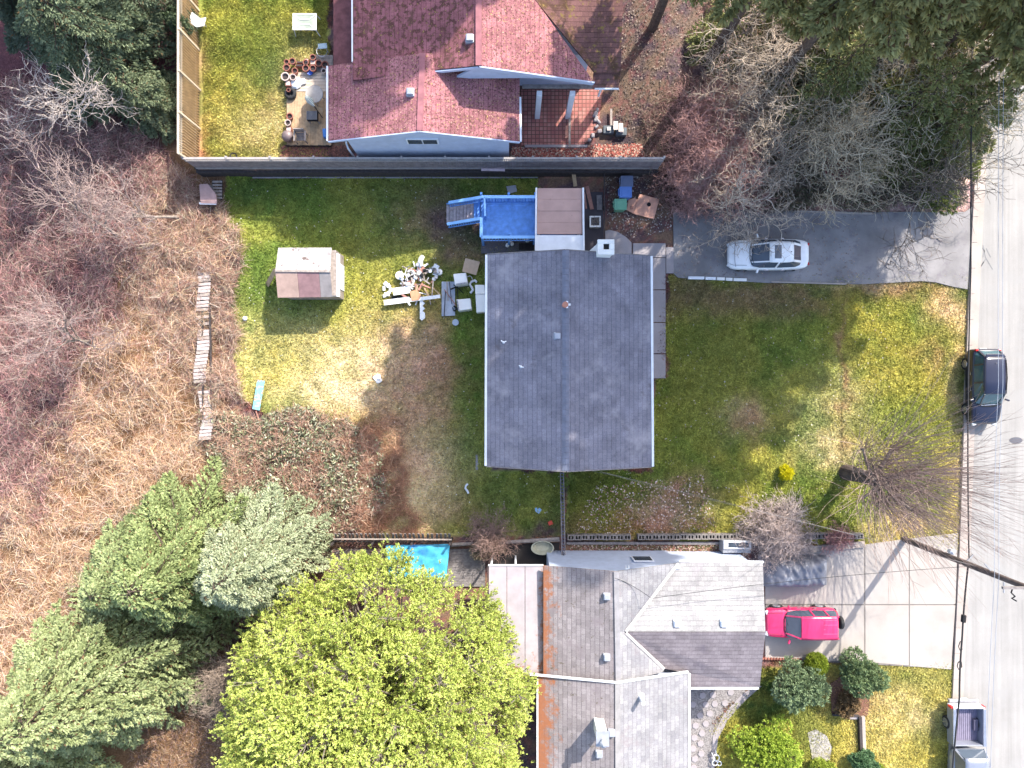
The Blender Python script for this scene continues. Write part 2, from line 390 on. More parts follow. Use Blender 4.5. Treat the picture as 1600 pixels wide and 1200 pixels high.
t.color(t.mix(t.ramp(t.noise(2,6),[(.5,0.),(.68,.7)]), br.outputs['Color'], (.26,.10,.09))); t.bump(br.outputs['Fac'], .3, .02); M['pbrick'] = t.m
kind(obj('brick_patio', MB().prism([XY(a,b,1.0) for a,b in [(814,140),(942,140),(936,188),(930,205),(918,222),(905,228),(814,227)]], .75, 1.0), M['pbrick']), 'structure')
sheet('patio_edge', [(820,226),(918,226),(918,230),(820,230)], M['slab'], 1.03, .3)
# gravel bed beside the lower house
sheet('gravel_bed', [(1070,1070),(1188,1068),(1160,1090),(1134,1120),(1118,1150),(1112,1200),(1112,1260),(1070,1260)], simple('gravel', (.26,.24,.235), .95, var=.7, sc=14, bump=1, bs=25), .05, .2)
sheet('gravel_edge', [(1178,1072),(1190,1072),(1164,1095),(1138,1124),(1122,1154),(1116,1200),(1111,1200),(1114,1150),(1130,1117),(1156,1088)], M['slab'], .08, .2)
sheet('mulch_bed', [(1298,1068),(1330,1046),(1360,1082),(1356,1118),(1300,1118)], simple('mulch', (.2,.1,.07), .95, var=.6, sc=12, bump=1, bs=30), .06, .2)
sheet('gravel_patch', [(1262,1145),(1275,1140),(1292,1150),(1300,1168),(1296,1190),(1285,1197),(1270,1190)], simple('pebble', (.34,.32,.30), .95, var=.6, sc=10, bump=1, bs=16), .06, .2)
# thin branching grey lines laid on the street
mb = MB()
for pts in ([(1536,383),(1540,402),(1551,421)],[(1541,388),(1548,402)],[(1528,424),(1540,405)],[(1531,418),(1537,409)],[(1526,412),(1533,402)],[(1534,386),(1538,392),(1536,402)]):
    for a, b in zip(pts, pts[1:]): mb.beam(W(*a,.079), W(*b,.079), .05, .006)
tag(obj('branching_mark', mb, road_mat('mark_grey', (.22,.22,.225), .8)), 'thin branching grey mark on the pale street opposite the white car', 'road mark')
mb = MB().prism([XY(1588+11*math.cos(a)*(1 if math.cos(a)<0 else .9),688+5*math.sin(a),.08) for a in np.linspace(0,2*math.pi,18)[:-1]], .06, .083)  # dark oval laid on the road as a painted bird's shadow
tag(obj('bird_shadow', mb, road_mat('bird_shadow_tone', (.12,.12,.14), .8)), 'small dark oval bird shadow painted on the street below the dark blue car', 'painted shadow')
# ---------------- building materials ----------------
M['shingle_main'] = shingle('grey_shingle', (.175,.170,.207), (.215,.208,.245), (.40,.40,.43), var=.6, patches=[((.31,.295,.32),.45,.53,.2),((.12,.11,.125),.8,.60,.1)])
M['shingle_red'] = shingle('red_shingle', (.30,.12,.135), (.38,.165,.18), (.3,.2,.22), var=.7, patches=[((.11,.05,.045),9,.53,.05),((.10,.05,.04),1.1,.60,.12),((.42,.29,.10),8,.60,.05),((.62,.46,.30),15,.61,.03)])
M['shingle_red_shade'] = shingle('mossy_shade_darkened_red_shingle', (.22,.085,.095), (.30,.12,.135), (.3,.2,.22), var=.8, patches=[((.09,.04,.035),4,.50,.06),((.10,.05,.04),1.0,.54,.1),((.36,.25,.09),8,.61,.04)])  # moss, plus the tree shade on this slope deepened in the colour
M['shingle_redx_shade'] = shingle('mossy_shade_browned_red_shingle', (.15,.075,.07), (.20,.10,.09), (.25,.2,.2), alongx=True, patches=[((.09,.05,.03),1.2,.50,.12),((.22,.15,.05),3.2,.56,.08)])  # mossy, with the shade over the right slope put into the colour
M['shingle_low'] = shingle('pale_shingle', (.215,.21,.225), (.28,.275,.28), (.6,.6,.6), patches=[((.20,.17,.18),.9,.56,.2)])
M['shingle_moss'] = shingle('mossy_shingle', (.22,.195,.20), (.29,.26,.265), (.25,.23,.25), patches=[((.20,.17,.18),.9,.52,.2),((.12,.10,.08),3,.6,.06)], moss=(0,-4.6,-2.9))
M['shingle_lowx'] = shingle('pale_shingle_across', (.25,.245,.25), (.33,.32,.32), (.5,.5,.5), alongx=True, patches=[((.24,.22,.24),.9,.56,.2)])
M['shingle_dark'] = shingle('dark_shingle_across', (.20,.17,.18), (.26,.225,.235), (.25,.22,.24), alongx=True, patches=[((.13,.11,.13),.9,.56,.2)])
M['white'] = simple('white_paint', (.72,.74,.78), .6, var=.1, bump=.05)
M['whitebox'] = simple('white_enamel', (.8,.8,.78), .35, var=.06, bump=0, spec=.5)
M['bluewall'] = simple('pale_blue_siding', (.46,.52,.66), .7, var=.12)
M['stucco'] = simple('cream_stucco', (.5,.48,.42), .85)
M['glass'] = simple('window_glass', (.06,.075,.10), .08, var=.1, bump=0, spec=.6)
M['metal'] = simple('grey_metal', (.33,.34,.37), .5, .4, var=.2)
M['galv'] = simple('vent_metal', (.36,.38,.43), .5, .3, var=.15)
M['dark'] = simple('dark_void', (.02,.02,.022), .9, bump=0)
M['rubber'] = simple('rubber', (.03,.03,.032), .8, bump=0)
M['wood'] = simple('weathered_wood', (.34,.29,.26), .9, var=.4, sc=6, bump=.4)
M['woodgrey'] = simple('grey_wood', (.22,.20,.20), .9, var=.4, sc=6, bump=.4)
M['wooddark'] = simple('dark_wood', (.06,.05,.05), .9, var=.4, sc=6, bump=.4)
M['woodtan'] = simple('tan_wood', (.44,.31,.19), .85, var=.3, sc=6, bump=.3)
M['woodred'] = simple('reddish_plank', (.38,.19,.15), .85, var=.3, sc=6, bump=.3)
M['ply'] = simple('plywood', (.58,.40,.30), .8, var=.12, sc=5)
M['card'] = simple('cardboard', (.55,.40,.28), .85, var=.12, sc=5)
M['bluep'] = simple('blue_paint', (.14,.33,.74), .7, var=.25, sc=4, bump=.2, dirt=((.05,.10,.22),9,.66))
M['bluerail'] = simple('pale_blue_rail', (.26,.50,.85), .6, var=.12)
M['chim'] = simple('white_masonry', (.78,.77,.74), .85, var=.12)
M['terra'] = simple('terracotta', (.30,.12,.09), .85, var=.3)
M['pot2'] = simple('pale_pot', (.52,.42,.38), .85, var=.2)
M['stone'] = simple('grey_block', (.30,.27,.255), .95, var=.3, bump=.4)

def roofpt(px, py, h): return W(px, py, h)
def edge_trim(name, a, b, mat, par, wd=.13, ht=.13, dz=.012, lab=None):
    a = Vector(a); b = Vector(b); o = obj(name, MB().beam(a+Vector((0,0,dz)), b+Vector((0,0,dz)), wd, ht), mat, par, bevel=.01)
    if lab: o['label'] = lab
    return o
def window(par, x0, x1, y, z0, z1, face, axis='x'):
    """window in a wall of the house: face is +1 / -1 outward direction along the other axis"""
    m = MB(); g = MB(); t = .07; d = .05*face
    if axis == 'x':
        for a in ((x0,x1,z0,z0+t),(x0,x1,z1-t,z1),(x0,x0+t,z0+t,z1-t),(x1-t,x1,z0+t,z1-t),((x0+x1)/2-.03,(x0+x1)/2+.03,z0+t,z1-t)): m.box(a[0],a[1],y-.02*face,y+d,a[2],a[3])
        g.box(x0+t,x1-t,y-.01*face,y+.02*face,z0+t,z1-t)
    else:
        for a in ((x0,x1,z0,z0+t),(x0,x1,z1-t,z1),(x0,x0+t,z0+t,z1-t),(x1-t,x1,z0+t,z1-t),((x0+x1)/2-.03,(x0+x1)/2+.03,z0+t,z1-t)): m.box(y-.02*face,y+d,a[0],a[1],a[2],a[3])
        g.box(y-.01*face,y+.02*face,x0+t,x1-t,z0+t,z1-t)
    f = obj('window', m, M['white'], par); obj('pane', g, M['glass'], f)
def boxvent(par, px, py, h, s=.3, tilt=0, mat='galv'):
    p = W(px, py, h); m = MB()
    m.box(p.x-s*.62,p.x+s*.62,p.y-s*.62,p.y+s*.62,h-.25,h+.03)
    m.box(p.x-s/2,p.x+s/2,p.y-s/2,p.y+s/2,h+.03,h+.16)
    v = obj('roof_vent', m, M[mat], par, bevel=.03); return v
def pipe(par, px, py, h, r=.05, hh=.35, mat='white'):
    p = W(px, py, h); o = obj('vent_pipe', MB().lathe((p.x,p.y,h-.1), [(r*1.9,0),(r*1.9,.11),(r,.15),(r,hh),(r*.75,hh)], 12), M[mat], par); return o

# ---------------- main house ----------------
EH, RH = 4.6, 5.65
hs = thing('house', 'grey shingled house with a broad low gable roof in tree shade at the centre', 'house', (2.9,1.2,0))
NW, SW_, SE, NE = W(762,398,EH), W(761,728,EH), W(1018,729,EH), W(1016,400,EH)
RN, RS = W(884,391,RH), W(885,736,RH)
wl = MB().prism([(NW.x+.35,NW.y-.25),(NE.x-.35,NE.y-.25),(SE.x-.35,SE.y+.25),(SW_.x+.35,SW_.y+.25)], -.1, lambda p: EH-.2 if True else 0)
for yy in (NW.y-.25, SW_.y+.25):                 # gable triangles
    s_ = .12 if yy > 0 else -.12
    a = [Vector((NW.x+.35,yy,EH-.2)), Vector((NE.x-.35,yy,EH-.2)), Vector((RN.x,yy,RH-.2))]
    b = [v-Vector((0,s_,0)) for v in a]; wl.add(a+b, [(0,1,2),(5,4,3),(0,3,4,1),(1,4,5,2),(2,5,3,0)])
obj('wall', wl, M['stucco'], hs)
obj('roof', MB().slab([NW,RN,RS,SW_], .14), M['shingle_main'], hs)['label'] = 'rear roof slope with strong shingle courses'
obj('roof', MB().slab([RN,NE,SE,RS], .14), M['shingle_main'], hs)['label'] = 'front roof slope facing the lawn'
cap = MB()
n = 36
for i in range(n):
    y0 = RN.y+(RS.y-RN.y)*i/n; y1 = RN.y+(RS.y-RN.y)*(i+.94)/n
    for sgn in (-1,1): cap.slab([(RN.x,y0,RH+.03),(RN.x+sgn*.17,y0,RH-.012),(RN.x+sgn*.17,y1,RH-.012),(RN.x,y1,RH+.03)], .02)
obj('ridge_cap', cap, simple('ridge_shingle', (.17,.18,.23), .9), hs)
for a, b in ((NW,SW_),(NE,SE)):
    e = Vector((-.07 if a is NW else .07,0,-.04)); g = MB().beam(a+e, b+e, .12, .12); obj('gutter', g, M['white'], hs, bevel=.01)
for a, b in ((NW,RN),(RN,NE),(SW_,RS),(RS,SE)):
    e = Vector((0,.03 if a.y > 0 else -.03,-.09)); obj('fascia', MB().beam(a+e,b+e,.05,.2), M['woodgrey'], hs)
for x0, x1 in ((-.2,1.2),(3.2,4.9)): window(hs, x0, x1, SW_.y+.25, 1.1, 2.3, -1); window(hs, x0, x1, SW_.y+.25, 3.1, 4.1, -1)
for y0 in (-3.2,-.6,4.2): window(hs, y0, y0+1.7, SE.x-.35, 3.0, 4.2, 1, 'y'); window(hs, y0, y0+1.5, NW.x+.35, 3.0, 4.1, -1, 'y'); window(hs, y0, y0+1.3, SE.x-.35, .9, 2.1, 1, 'y')
dr = obj('door', MB().box(SE.x-.36,SE.x-.30,1.9,2.85,.1,2.15), M['woodred'], hs, bevel=.01); obj('handle', MB().lathe((SE.x-.28,2.02,1.1), [(.03,-.03),(.03,.03)], 8), M['metal'], dr)
# white chimney on the upper gable wall
c = W(947,387,6.3)
ch = MB(); x0, x1, y0, y1 = c.x-.36, c.x+.36, c.y-.28, c.y+.36
ch.box(x0,x1,y0,y1,-.1,6.15); ch.box(x0-.05,x1+.05,y0-.05,y0+.2,6.1,6.3); ch.box(x0-.05,x1+.05,y1-.16,y1+.05,6.1,6.3); ch.box(x0-.05,x0+.24,y0+.2,y1-.16,6.1,6.3); ch.box(x1-.2,x1+.05,y0+.2,y1-.16,6.1,6.3)
ch.prism([(x0-.75,y0+.05),(x0,y0+.05),(x0,y1)], 4.0, lambda p: 4.3+ (p[0]-(x0-.75))*1.2 if p[0] < x0-.01 else 5.2)
cho = obj('chimney', ch, M['chim'], hs, bevel=.02); obj('flue', MB().box(x0+.25,x1-.21,y0+.21,y1-.17,6.12,6.2), M['dark'], cho)
boxvent(hs, 871, 525, 5.5)
pipe(hs, 787, 535, 4.85, .035); obj('pipe_arm', MB().tube([W(783,532,5.05),W(787,535,5.1),W(791,533,5.05)], .03, 6), M['white'], hs)
pipe(hs, 814, 573, 5.05, .04); obj('pipe_arm', MB().tube([W(811,571,5.3),W(814,573,5.35),W(818,574,5.3)], .03, 6), M['white'], hs)
fc = obj('flue_cap', MB().lathe(W(882,478,5.5), [(.16,0),(.14,.12),(.09,.2),(.09,.5),(.15,.55),(.15,.62)], 12), simple('rusty_metal', (.45,.2,.14), .7), hs)
p = W(886,476,6.05)
obj('cap_vane', MB().box(p.x-.17,p.x+.17,p.y-.05,p.y+.05,p.z,p.z+.06).box(p.x-.05,p.x+.05,p.y-.17,p.y-.052,p.z,p.z+.058).box(p.x-.05,p.x+.05,p.y+.052,p.y+.17,p.z,p.z+.058), M['white'], fc)
# covered porch (tan roof and white awning)
po = thing('porch', 'covered back porch with tan felt roof and white awning panel beside the blue deck', 'porch', W(874,330,0))
po_m = simple('tan_roofing_felt', (.47,.31,.27), .85, var=.12, sc=1.5, dirt=((.10,.07,.055),2.0,.66))
a = [W(840,294,3.1),W(909,294,3.1),W(909,366,3.35),W(839,366,3.35)]
mb = MB()
for i in range(4):
    f0, f1 = i/4, (i+.985)/4
    l = lambda p,q,f: Vector(p).lerp(Vector(q),f)
    z = .012*(i%2)
    mb.slab([l(a[0],a[3],f0)+Vector((0,0,z)),l(a[1],a[2],f0)+Vector((0,0,z)),l(a[1],a[2],f1)+Vector((0,0,z)),l(a[0],a[3],f1)+Vector((0,0,z))], .1)
obj('roof', mb, po_m, po)
obj('awning', MB().slab([W(838,367.5,3.36),W(911,367.5,3.36),W(911,391,3.5),W(838,392,3.5)], .05), M['white'], po)
for i in range(8):
    q = W(841+i*9.3,296.5,3.14); 
obj('roof_trim', MB().beam(W(838,294,3.12),W(837,392,3.5),.09,.16), M['white'], po); obj('roof_trim', MB().beam(W(911,294,3.12),W(912,392,3.5),.09,.16), M['white'], po)
pl = MB().box(W(841,0,3.1).x,W(908,0,3.1).x,W(0,366,3.1).y-.6,W(0,296,3.1).y-.1,2.1,2.2); obj('floor', pl, M['bluep'], po)
for x in (843,906):
    for y in (298,360): q = W(x,y,3.1); obj('post', MB().box(q.x-.06,q.x+.06,q.y-.06,q.y+.06,-.05,3.05), M['white'], po)
q = W(908,0,3.1).x; y0 = W(0,300,3.1).y; y1 = W(0,366,3.1).y
obj('wall', MB().box(q-.08,q-.02,y1-.5,y0-.2,2.2,3.0), M['white'], po)
M['stepw'] = simple('bare_step_wood', (.50,.42,.42), .9, var=.4, sc=5)
dk = thing('deck', 'bright blue painted raised deck with railings and weathered wooden stairs behind the grey house', 'deck', W(790,340,0))
DH = 2.2; RL = 3.1
fl = MB(); X0, X1 = W(752,0,DH).x, W(839,0,DH).x; Y1, Y0 = W(0,308,DH).y, W(0,371,DH).y
for i in range(22):
    a = Y0+(Y1-Y0)*i/22; b = Y0+(Y1-Y0)*(i+.93)/22; fl.box(X0,X1,a,b,DH-.04,DH)
obj('floor', fl, M['bluep'], dk)
obj('joist', MB().box(X0,X1,Y1-.07,Y1,DH-.25,DH-.045).box(X0,X1,Y0,Y0+.07,DH-.25,DH-.045).box(X0,X0+.07,Y0+.071,Y1-.071,DH-.25,DH-.045).box(X1-.07,X1,Y0+.071,Y1-.071,DH-.25,DH-.045), M['bluep'], dk)
def rail(pts, wd=.16, bal=True):
    for a, b in zip(pts, pts[1:]):
        a = Vector(a); b = Vector(b)
        obj('handrail', MB().beam(a,b,wd,.05), M['bluerail'], dk, bevel=.01)
        L = (b-a).length; k = max(2,int(L/.16)); m = MB()
        for i in range(k):
            p_ = a.lerp(b,(i+.5)/k); m.box(p_.x-.025,p_.x+.025,p_.y-.025,p_.y+.025,p_.z-.86,p_.z-.03)
        m.beam(a-Vector((0,0,.86)), b-Vector((0,0,.86)), .05, .06)
        obj('baluster_row', m, M['bluep'], dk)
rail([W(838,307.5,RL),W(752,307.5,RL)]); rail([W(757,308.5,RL),W(758,338,RL)], .1); rail([W(752,340,RL),W(752,370.5,RL),W(839,370.5,RL)])
rail([W(752,308,RL),W(701,316.5,1.7)]); rail([W(752,341,RL),W(699,350,1.7)])
for x, y in ((753,309),(753,370),(836,309),(836,370),(795,370),(795,309)):
    q = W(x,y,DH); obj('post', MB().box(q.x-.06,q.x+.06,q.y-.06,q.y+.06,-.05,RL-.03), M['bluep'], dk)
for i in range(10):
    h = DH-.2-i*.2; h = max(h,.15); x = 751-(i+.5)*5.35
    if x < 699: break
    q0 = W(x+2.5,314+ (751-x)*.09,h); q1 = W(x-2.6,343+(751-x)*.1,h)
    s_ = obj('step', MB().box(q1.x,q0.x,q1.y,q0.y,h-.05,h), M['bluep'] if i < 2 else M['stepw'], dk, bevel=.01)
for y in (313,344):
    obj('stringer', MB().beam(W(751,y,2.05),W(700,y+6,.25),.05,.25), M['bluep'], dk)

# ---------------- red roofed house ----------------
rh = thing('house', 'red roofed house with mossy shingles and brick patio along the top edge of the photo', 'house', W(740,60,.9))
Z0 = .9
# front-left gabled block
e, r = 4.3, 5.6
a1,a2,a3,a4 = W(513,103,e),W(513,220,e),W(812,221,e),W(812,100,e); g1,g2 = W(660,83,r),W(656,204,r)
obj('roof', MB().slab([a1,g1,g2,a2], .13), M['shingle_red'], rh)['label'] = 'left slope of the lower gable, speckled with moss'
obj('roof', MB().slab([g1,W(812,88,e),a3,g2], .13), M['shingle_red'], rh)['label'] = 'right slope of the lower gable, half in shadow'
gw = MB(); yw = a2.y+.02
xl, xr = W(543,0,e).x, W(795,0,e).x
P = [Vector((xl,yw,Z0)),Vector((xr,yw,Z0)),Vector((xr,yw,e-.05)),Vector((g2.x,yw,r-.14)),Vector((xl,yw,e+.12))]
gw.add(P+[v+Vector((0,.15,0)) for v in P], [(4,3,2,1,0),(5,6,7,8,9)]+[(i,(i+1)%5,(i+1)%5+5,i+5) for i in range(5)])
gw.box(xl,xl+.15,yw+.151,W(0,110,e).y,Z0-.2,e-.1); gw.box(xr-.15,xr,yw+.151,W(0,110,e).y,Z0-.2,e-.1)
obj('wall', gw, M['bluewall'], rh)
obj('barge_board', MB().beam(a2+Vector((0,-.04,-.07)), g2+Vector((0,-.04,-.07)), .05,.16), M['bluewall'], rh); obj('barge_board', MB().beam(g2+Vector((0,-.04,-.07)), a3+Vector((0,-.04,-.07)), .05,.16), M['bluewall'], rh)
# triangular overhang board that shows as a white wedge below the roof edge
q0,q1 = W(633,211,4.75), W(685,219,4.35)
f = obj('window', MB().box(q0.x,q1.x,yw-.06,yw-.005,3.9,4.6), M['white'], rh); obj('pane', MB().box(q0.x+.08,(q0.x+q1.x)/2-.03,yw-.075,yw-.061,3.97,4.53).box((q0.x+q1.x)/2+.03,q1.x-.08,yw-.075,yw-.061,3.97,4.53), M['glass'], f)

edge_trim('gutter', a1+Vector((-.06,0,-.05)), a2+Vector((-.06,0,-.05)), M['white'], rh, .1, .1)
edge_trim('gutter', W(813,152,e-.05), a3+Vector((.06,0,-.05)), M['white'], rh, .1, .1)
obj('downpipe', MB().tube([W(541,222,e-.2),W(541,224,3),W(544,232,3),(W(544,232,3).x,W(544,232,3).y,Z0)], .05, 8), M['white'], rh)
# main block
e2, r2 = 4.9, 6.5
G1 = W(748,-170,r2); G2 = W(748,102,r2); b1 = W(551,-170,e2); b2 = W(551,118,e2-.05); E2 = W(928,128,e2)
obj('roof', MB().slab([b1,G1,G2,W(680,109,5.45),W(551,125,e2)], .13), M['shingle_red_shade'], rh)['label'] = 'upper left slope, mossy and coloured darker for its tree shade'
obj('roof', MB().slab([G1,W(800,-170,6.1),W(835,-2,5.8),E2,G2], .13), M['shingle_red'], rh)['label'] = 'upper right slope, pink in the sun'
obj('roof', MB().slab([W(800,-170,6.2),W(975,-170,6.2),W(973,-2,5.6),W(970,112,e2),W(929,113,e2),W(835,-2,5.82)], .12), M['shingle_redx_shade'], rh)['label'] = 'brown mossy slope coloured darker for shade, courses running across'
obj('roof', MB().slab([W(927,114,e2-.12),W(970,114,e2-.12),W(966,138,e2-.3),W(926,138,e2-.3)], .1), M['shingle_redx_shade'], rh)['label'] = 'small dark eave at the corner'
obj('roof', MB().slab([W(521,-170,3.7),W(549,-170,3.9),W(549,104,3.9),W(521,104,3.7)], .12), simple('dull_red_felt', (.15,.06,.065), .9, var=.4), rh)['label'] = 'narrow flat strip of dull red roof on the left'
edge_trim('gutter', b1+Vector((-.05,0,-.06)), W(551,97,e2-.06), M['white'], rh, .09, .1)
edge_trim('gutter', W(929,139,e2-.33), W(967,139,e2-.33), M['white'], rh, .08, .08)
bm_ = obj('barge_board', MB().beam(G2+Vector((0,-.05,-.16)), E2+Vector((0,-.05,-.08)), .06,.3), M['bluewall'], rh)
bm_ = obj('barge_board', MB().beam(W(680,110,5.4)+Vector((0,-.05,-.08)), G2+Vector((0,-.05,-.16)), .06,.18), M['bluewall'], rh)
wy = W(0,128,3.2).y+.6
mw = MB().box(W(560,0,4.5).x, W(922,0,4.5).x, wy+.2, wy+14, Z0-.2, 4.6)
GT = [Vector((W(735,0,r2).x-.9,G2.y+.02,5.0)),Vector((E2.x-.3,E2.y+.28,4.75)),Vector((G2.x,G2.y+.02,r2-.15))]
mw.add(GT+[v+Vector((0,.1,0)) for v in GT], [(0,1,2),(5,4,3),(0,3,4,1),(1,4,5,2),(2,5,3,0)])
obj('wall', mw, M['bluewall'], rh)
for x in (843,895): 
    q = W(x,125,4.3); b = W(x,144,3.6); 
    obj('post', MB().box(q.x-.14,q.x+.14,q.y-.75,q.y-.5,Z0,4.2), M['white'], rh, bevel=.02)
obj('beam', MB().box(W(816,0,4.2).x,W(926,0,4.2).x,W(0,136,4).y-.05,W(0,136,4).y+.1,3.9,4.1), M['woodgrey'], rh)
obj('post', MB().beam(W(939,139,4.5),W(935,150,2.9),.09,.09), M['white'], rh)
window(rh, W(830,0,3).x, W(880,0,3).x, wy+.2, 1.9, 3.3, -1)
boxvent(rh, 641, 144, 5.55, .33); boxvent(rh, 734, 60, 6.4, .33)
obj('ridge_cap', MB().beam(g1+Vector((0,0,.01)),g2+Vector((0,0,.01)),.3,.03), simple('pink_ridge', (.31,.13,.145), .9), rh)
obj('ridge_cap', MB().beam(G1+Vector((0,0,.01)),G2+Vector((0,0,.01)),.3,.03), simple('pink_ridge_top', (.31,.13,.145), .9), rh)

# ---------------- lower house ----------------
lh = thing('house', 'pale grey shingled house with crossing roofs and rusty moss below the grey house', 'house', W(960,1020,0))
e, r = 3.4, 4.6
A = [W(849,884,e), W(963,893,r), W(966,1068,r), W(849,1054,e)]
obj('roof', MB().slab(A, .12), M['shingle_moss'], lh)['label'] = 'left slope with dark shingle courses and moss'
obj('roof', MB().slab([W(963,893,r),W(1060,880,3.6),W(978,988,r-.25),W(963,988,r)], .12), M['shingle_low'], lh)['label'] = 'upper right slope, triangular'
obj('roof', MB().slab([W(963,988,r),W(978,988,r-.25),W(1038,1046,3.7),W(1036,1050,3.7),W(966,1068,r)], .12), M['shingle_low'], lh)['label'] = 'small pale triangle of roof between the valleys'
obj('roof', MB().slab([W(1060,878,3.3),W(1192,880,3.3),W(1196,987,r-.2),W(977,987,r-.2)], .12), M['shingle_lowx'], lh)['label'] = 'bright slope with branch shadows'
obj('roof', MB().slab([W(979,988,r-.2),W(1196,988,r-.2),W(1187,1073,3.2),W(1077,1073,3.2),W(1077,1052,3.4),W(1038,1045,3.55)], .12), M['shingle_dark'], lh)['label'] = 'dark slope with courses running across'
e3, r3 = 3.65, 4.85
obj('roof', MB().slab([W(841,1056,e3),W(964,1068,r3),W(966,1330,r3),W(841,1330,e3)], .12), M['shingle_moss'], lh)['label'] = 'lowest left slope with moss and the chimney'
obj('roof', MB().slab([W(964,1068,r3),W(1075,1051,e3),W(1075,1330,e3),W(966,1330,r3)], .12), M['shingle_low'], lh)['label'] = 'lowest right slope, smooth and pale'
for a, b in ((W(828,1054,e3),W(964,1067,r3)),(W(964,1067,r3),W(1075,1050,e3))): obj('flashing', MB().beam(a+Vector((0,.03,.02)),b+Vector((0,.03,.02)),.09,.1), M['white'], lh)
obj('flashing', MB().beam(W(978,987,r-.17),W(1060,880,3.62),.14,.03), simple('valley_metal', (.5,.48,.47), .6), lh)
obj('flashing', MB().beam(W(978,989,r-.17),W(1038,1045,3.7),.14,.03), simple('valley_metal_worn', (.5,.46,.44), .6), lh)
obj('ridge_cap', MB().beam(W(963,893,r+.02),W(966,1066,r+.02),.26,.03), simple('ridge_grey', (.27,.26,.27), .9), lh); obj('ridge_cap', MB().beam(W(965,1069,r3+.02),W(966,1330,r3+.02),.26,.03), simple('ridge_grey_pale', (.28,.27,.27), .9), lh)
obj('gutter', MB().beam(W(1077,1052,e3-.05),W(1077,1330,e3-.05),.11,.1), M['white'], lh); obj('gutter', MB().beam(W(840,1060,e3-.05),W(840,1330,e3-.05),.1,.1), M['white'], lh)
obj('gutter', MB().beam(W(1078,1075,3.15),W(1185,1075,3.15),.1,.1), M['white'], lh); obj('gutter', MB().beam(W(1060,876,3.26),W(1193,878,3.26),.1,.1), M['white'], lh)
x0,x1 = W(858,0,3).x, W(1060,0,3).x; yw = W(0,884,e).y-.0
P = [Vector((x0,yw,0)),Vector((x1,yw,0)),Vector((x1,yw,e+.05)),Vector((W(963,0,r).x,yw-.08,r-.18)),Vector((x0,yw,e-.08))]
wm = MB().add(P+[v-Vector((0,.15,0)) for v in P], [(0,1,2,3,4),(9,8,7,6,5)]+[(i,i+5,(i+1)%5+5,(i+1)%5) for i in range(5)])
wm.box(x0,x0+.15,W(0,1054,e).y,yw-.16,0,e-.15); wm.box(W(1190,0,3.2).x-.4,W(1190,0,3.2).x-.25,W(0,1066,3.2).y,W(0,888,3.2).y,0,3.1); wm.box(W(845,0,e3).x+.2,W(1070,0,e3).x-.25,W(0,1340,e3).y,W(0,1056,e3).y,0,3.4)
wm.box(x1,W(1188,0,3.2).x-.26,W(0,884,3.2).y-.15,W(0,884,3.2).y,0,3.05); wm.box(W(1076,0,3.2).x,W(1188,0,3.2).x-.41,W(0,1062,3.2).y,W(0,1062,3.2).y+.15,0,3.0)
obj('wall', wm, M['bluewall'], lh)
q = W(1005,881,2.6); f = obj('window', MB().box(q.x-.5,q.x+.6,yw+.01,yw+.06,1.6,2.6), M['white'], lh); obj('pane', MB().box(q.x-.43,q.x+.53,yw+.061,yw+.07,1.67,2.53), M['glass'], f)

for x, y, z in ((948,932,4.5),(948,1027,4.5),(956,1145,4.85),(936,1178,4.65)): boxvent(lh, x, y, z, .3, mat='galv')
for x, y in ((1058,974),(1131,974)): boxvent(lh, x, y, 4.3, .32, mat='white')
pipe(lh, 1001, 1088, 4.45, .11, .9, 'white'); 
q = W(936,1133,4.7); c = obj('chimney', MB().box(q.x-.25,q.x+.25,q.y-.3,q.y+.3,4.0,6.0), M['chim'], lh, bevel=.02)
obj('chimney_cap', MB().box(q.x-.32,q.x+.32,q.y-.37,q.y+.37,6.02,6.1), M['galv'], c); obj('flue_cap', MB().lathe((q.x,q.y-.05,6.1), [(.1,0),(.1,.35),(.2,.38),(.06,.5)], 12), M['galv'], c)
q = W(964,893,4.62); obj('vent_loop', MB().tube([W(978,884,4),W(978,889,4.5),W(983,888,4.6),W(982,884,4.3)], .03, 6), M['white'], lh)
# low metal roof left of it
_t = NT('pale_sheet_metal', .6, .1, .3); _c = _t.mix(1, (.38,.34,.355), _t.ramp(_t.noise(.8,5), [(.3,.75),(.7,1.1)]), 'MULTIPLY'); _c = mossmix(_t, _c, 1, -3.6, -.2); _c = mossmix(_t, _c, 0, 1.75, .9); _t.color(_c); mt = _t.m
mr = thing('patio_roof', 'low flat pale metal patio roof with rusty moss left of the lower house', 'patio cover', W(805,960,0))
for i in range(3):
    a = 764+i*28.4
    obj('roof_sheet', MB().slab([W(a,884,2.9),W(a+27.6,884,2.9),W(a+27.6,1056,3.05),W(a,1056,3.05)], .05), mt, mr)
obj('fascia', MB().beam(W(763,883,2.88),W(849,883,2.88),.06,.14), M['white'], mr)
obj('fascia', MB().beam(W(762.5,883,2.88),W(762.5,1056,3.0),.05,.12), M['wooddark'], mr)
for x,y in ((767,890),(767,1050),(806,890)): q = W(x,y,2.9); obj('post', MB().box(q.x-.05,q.x+.05,q.y-.05,q.y+.05,0,2.85), M['white'], mr)
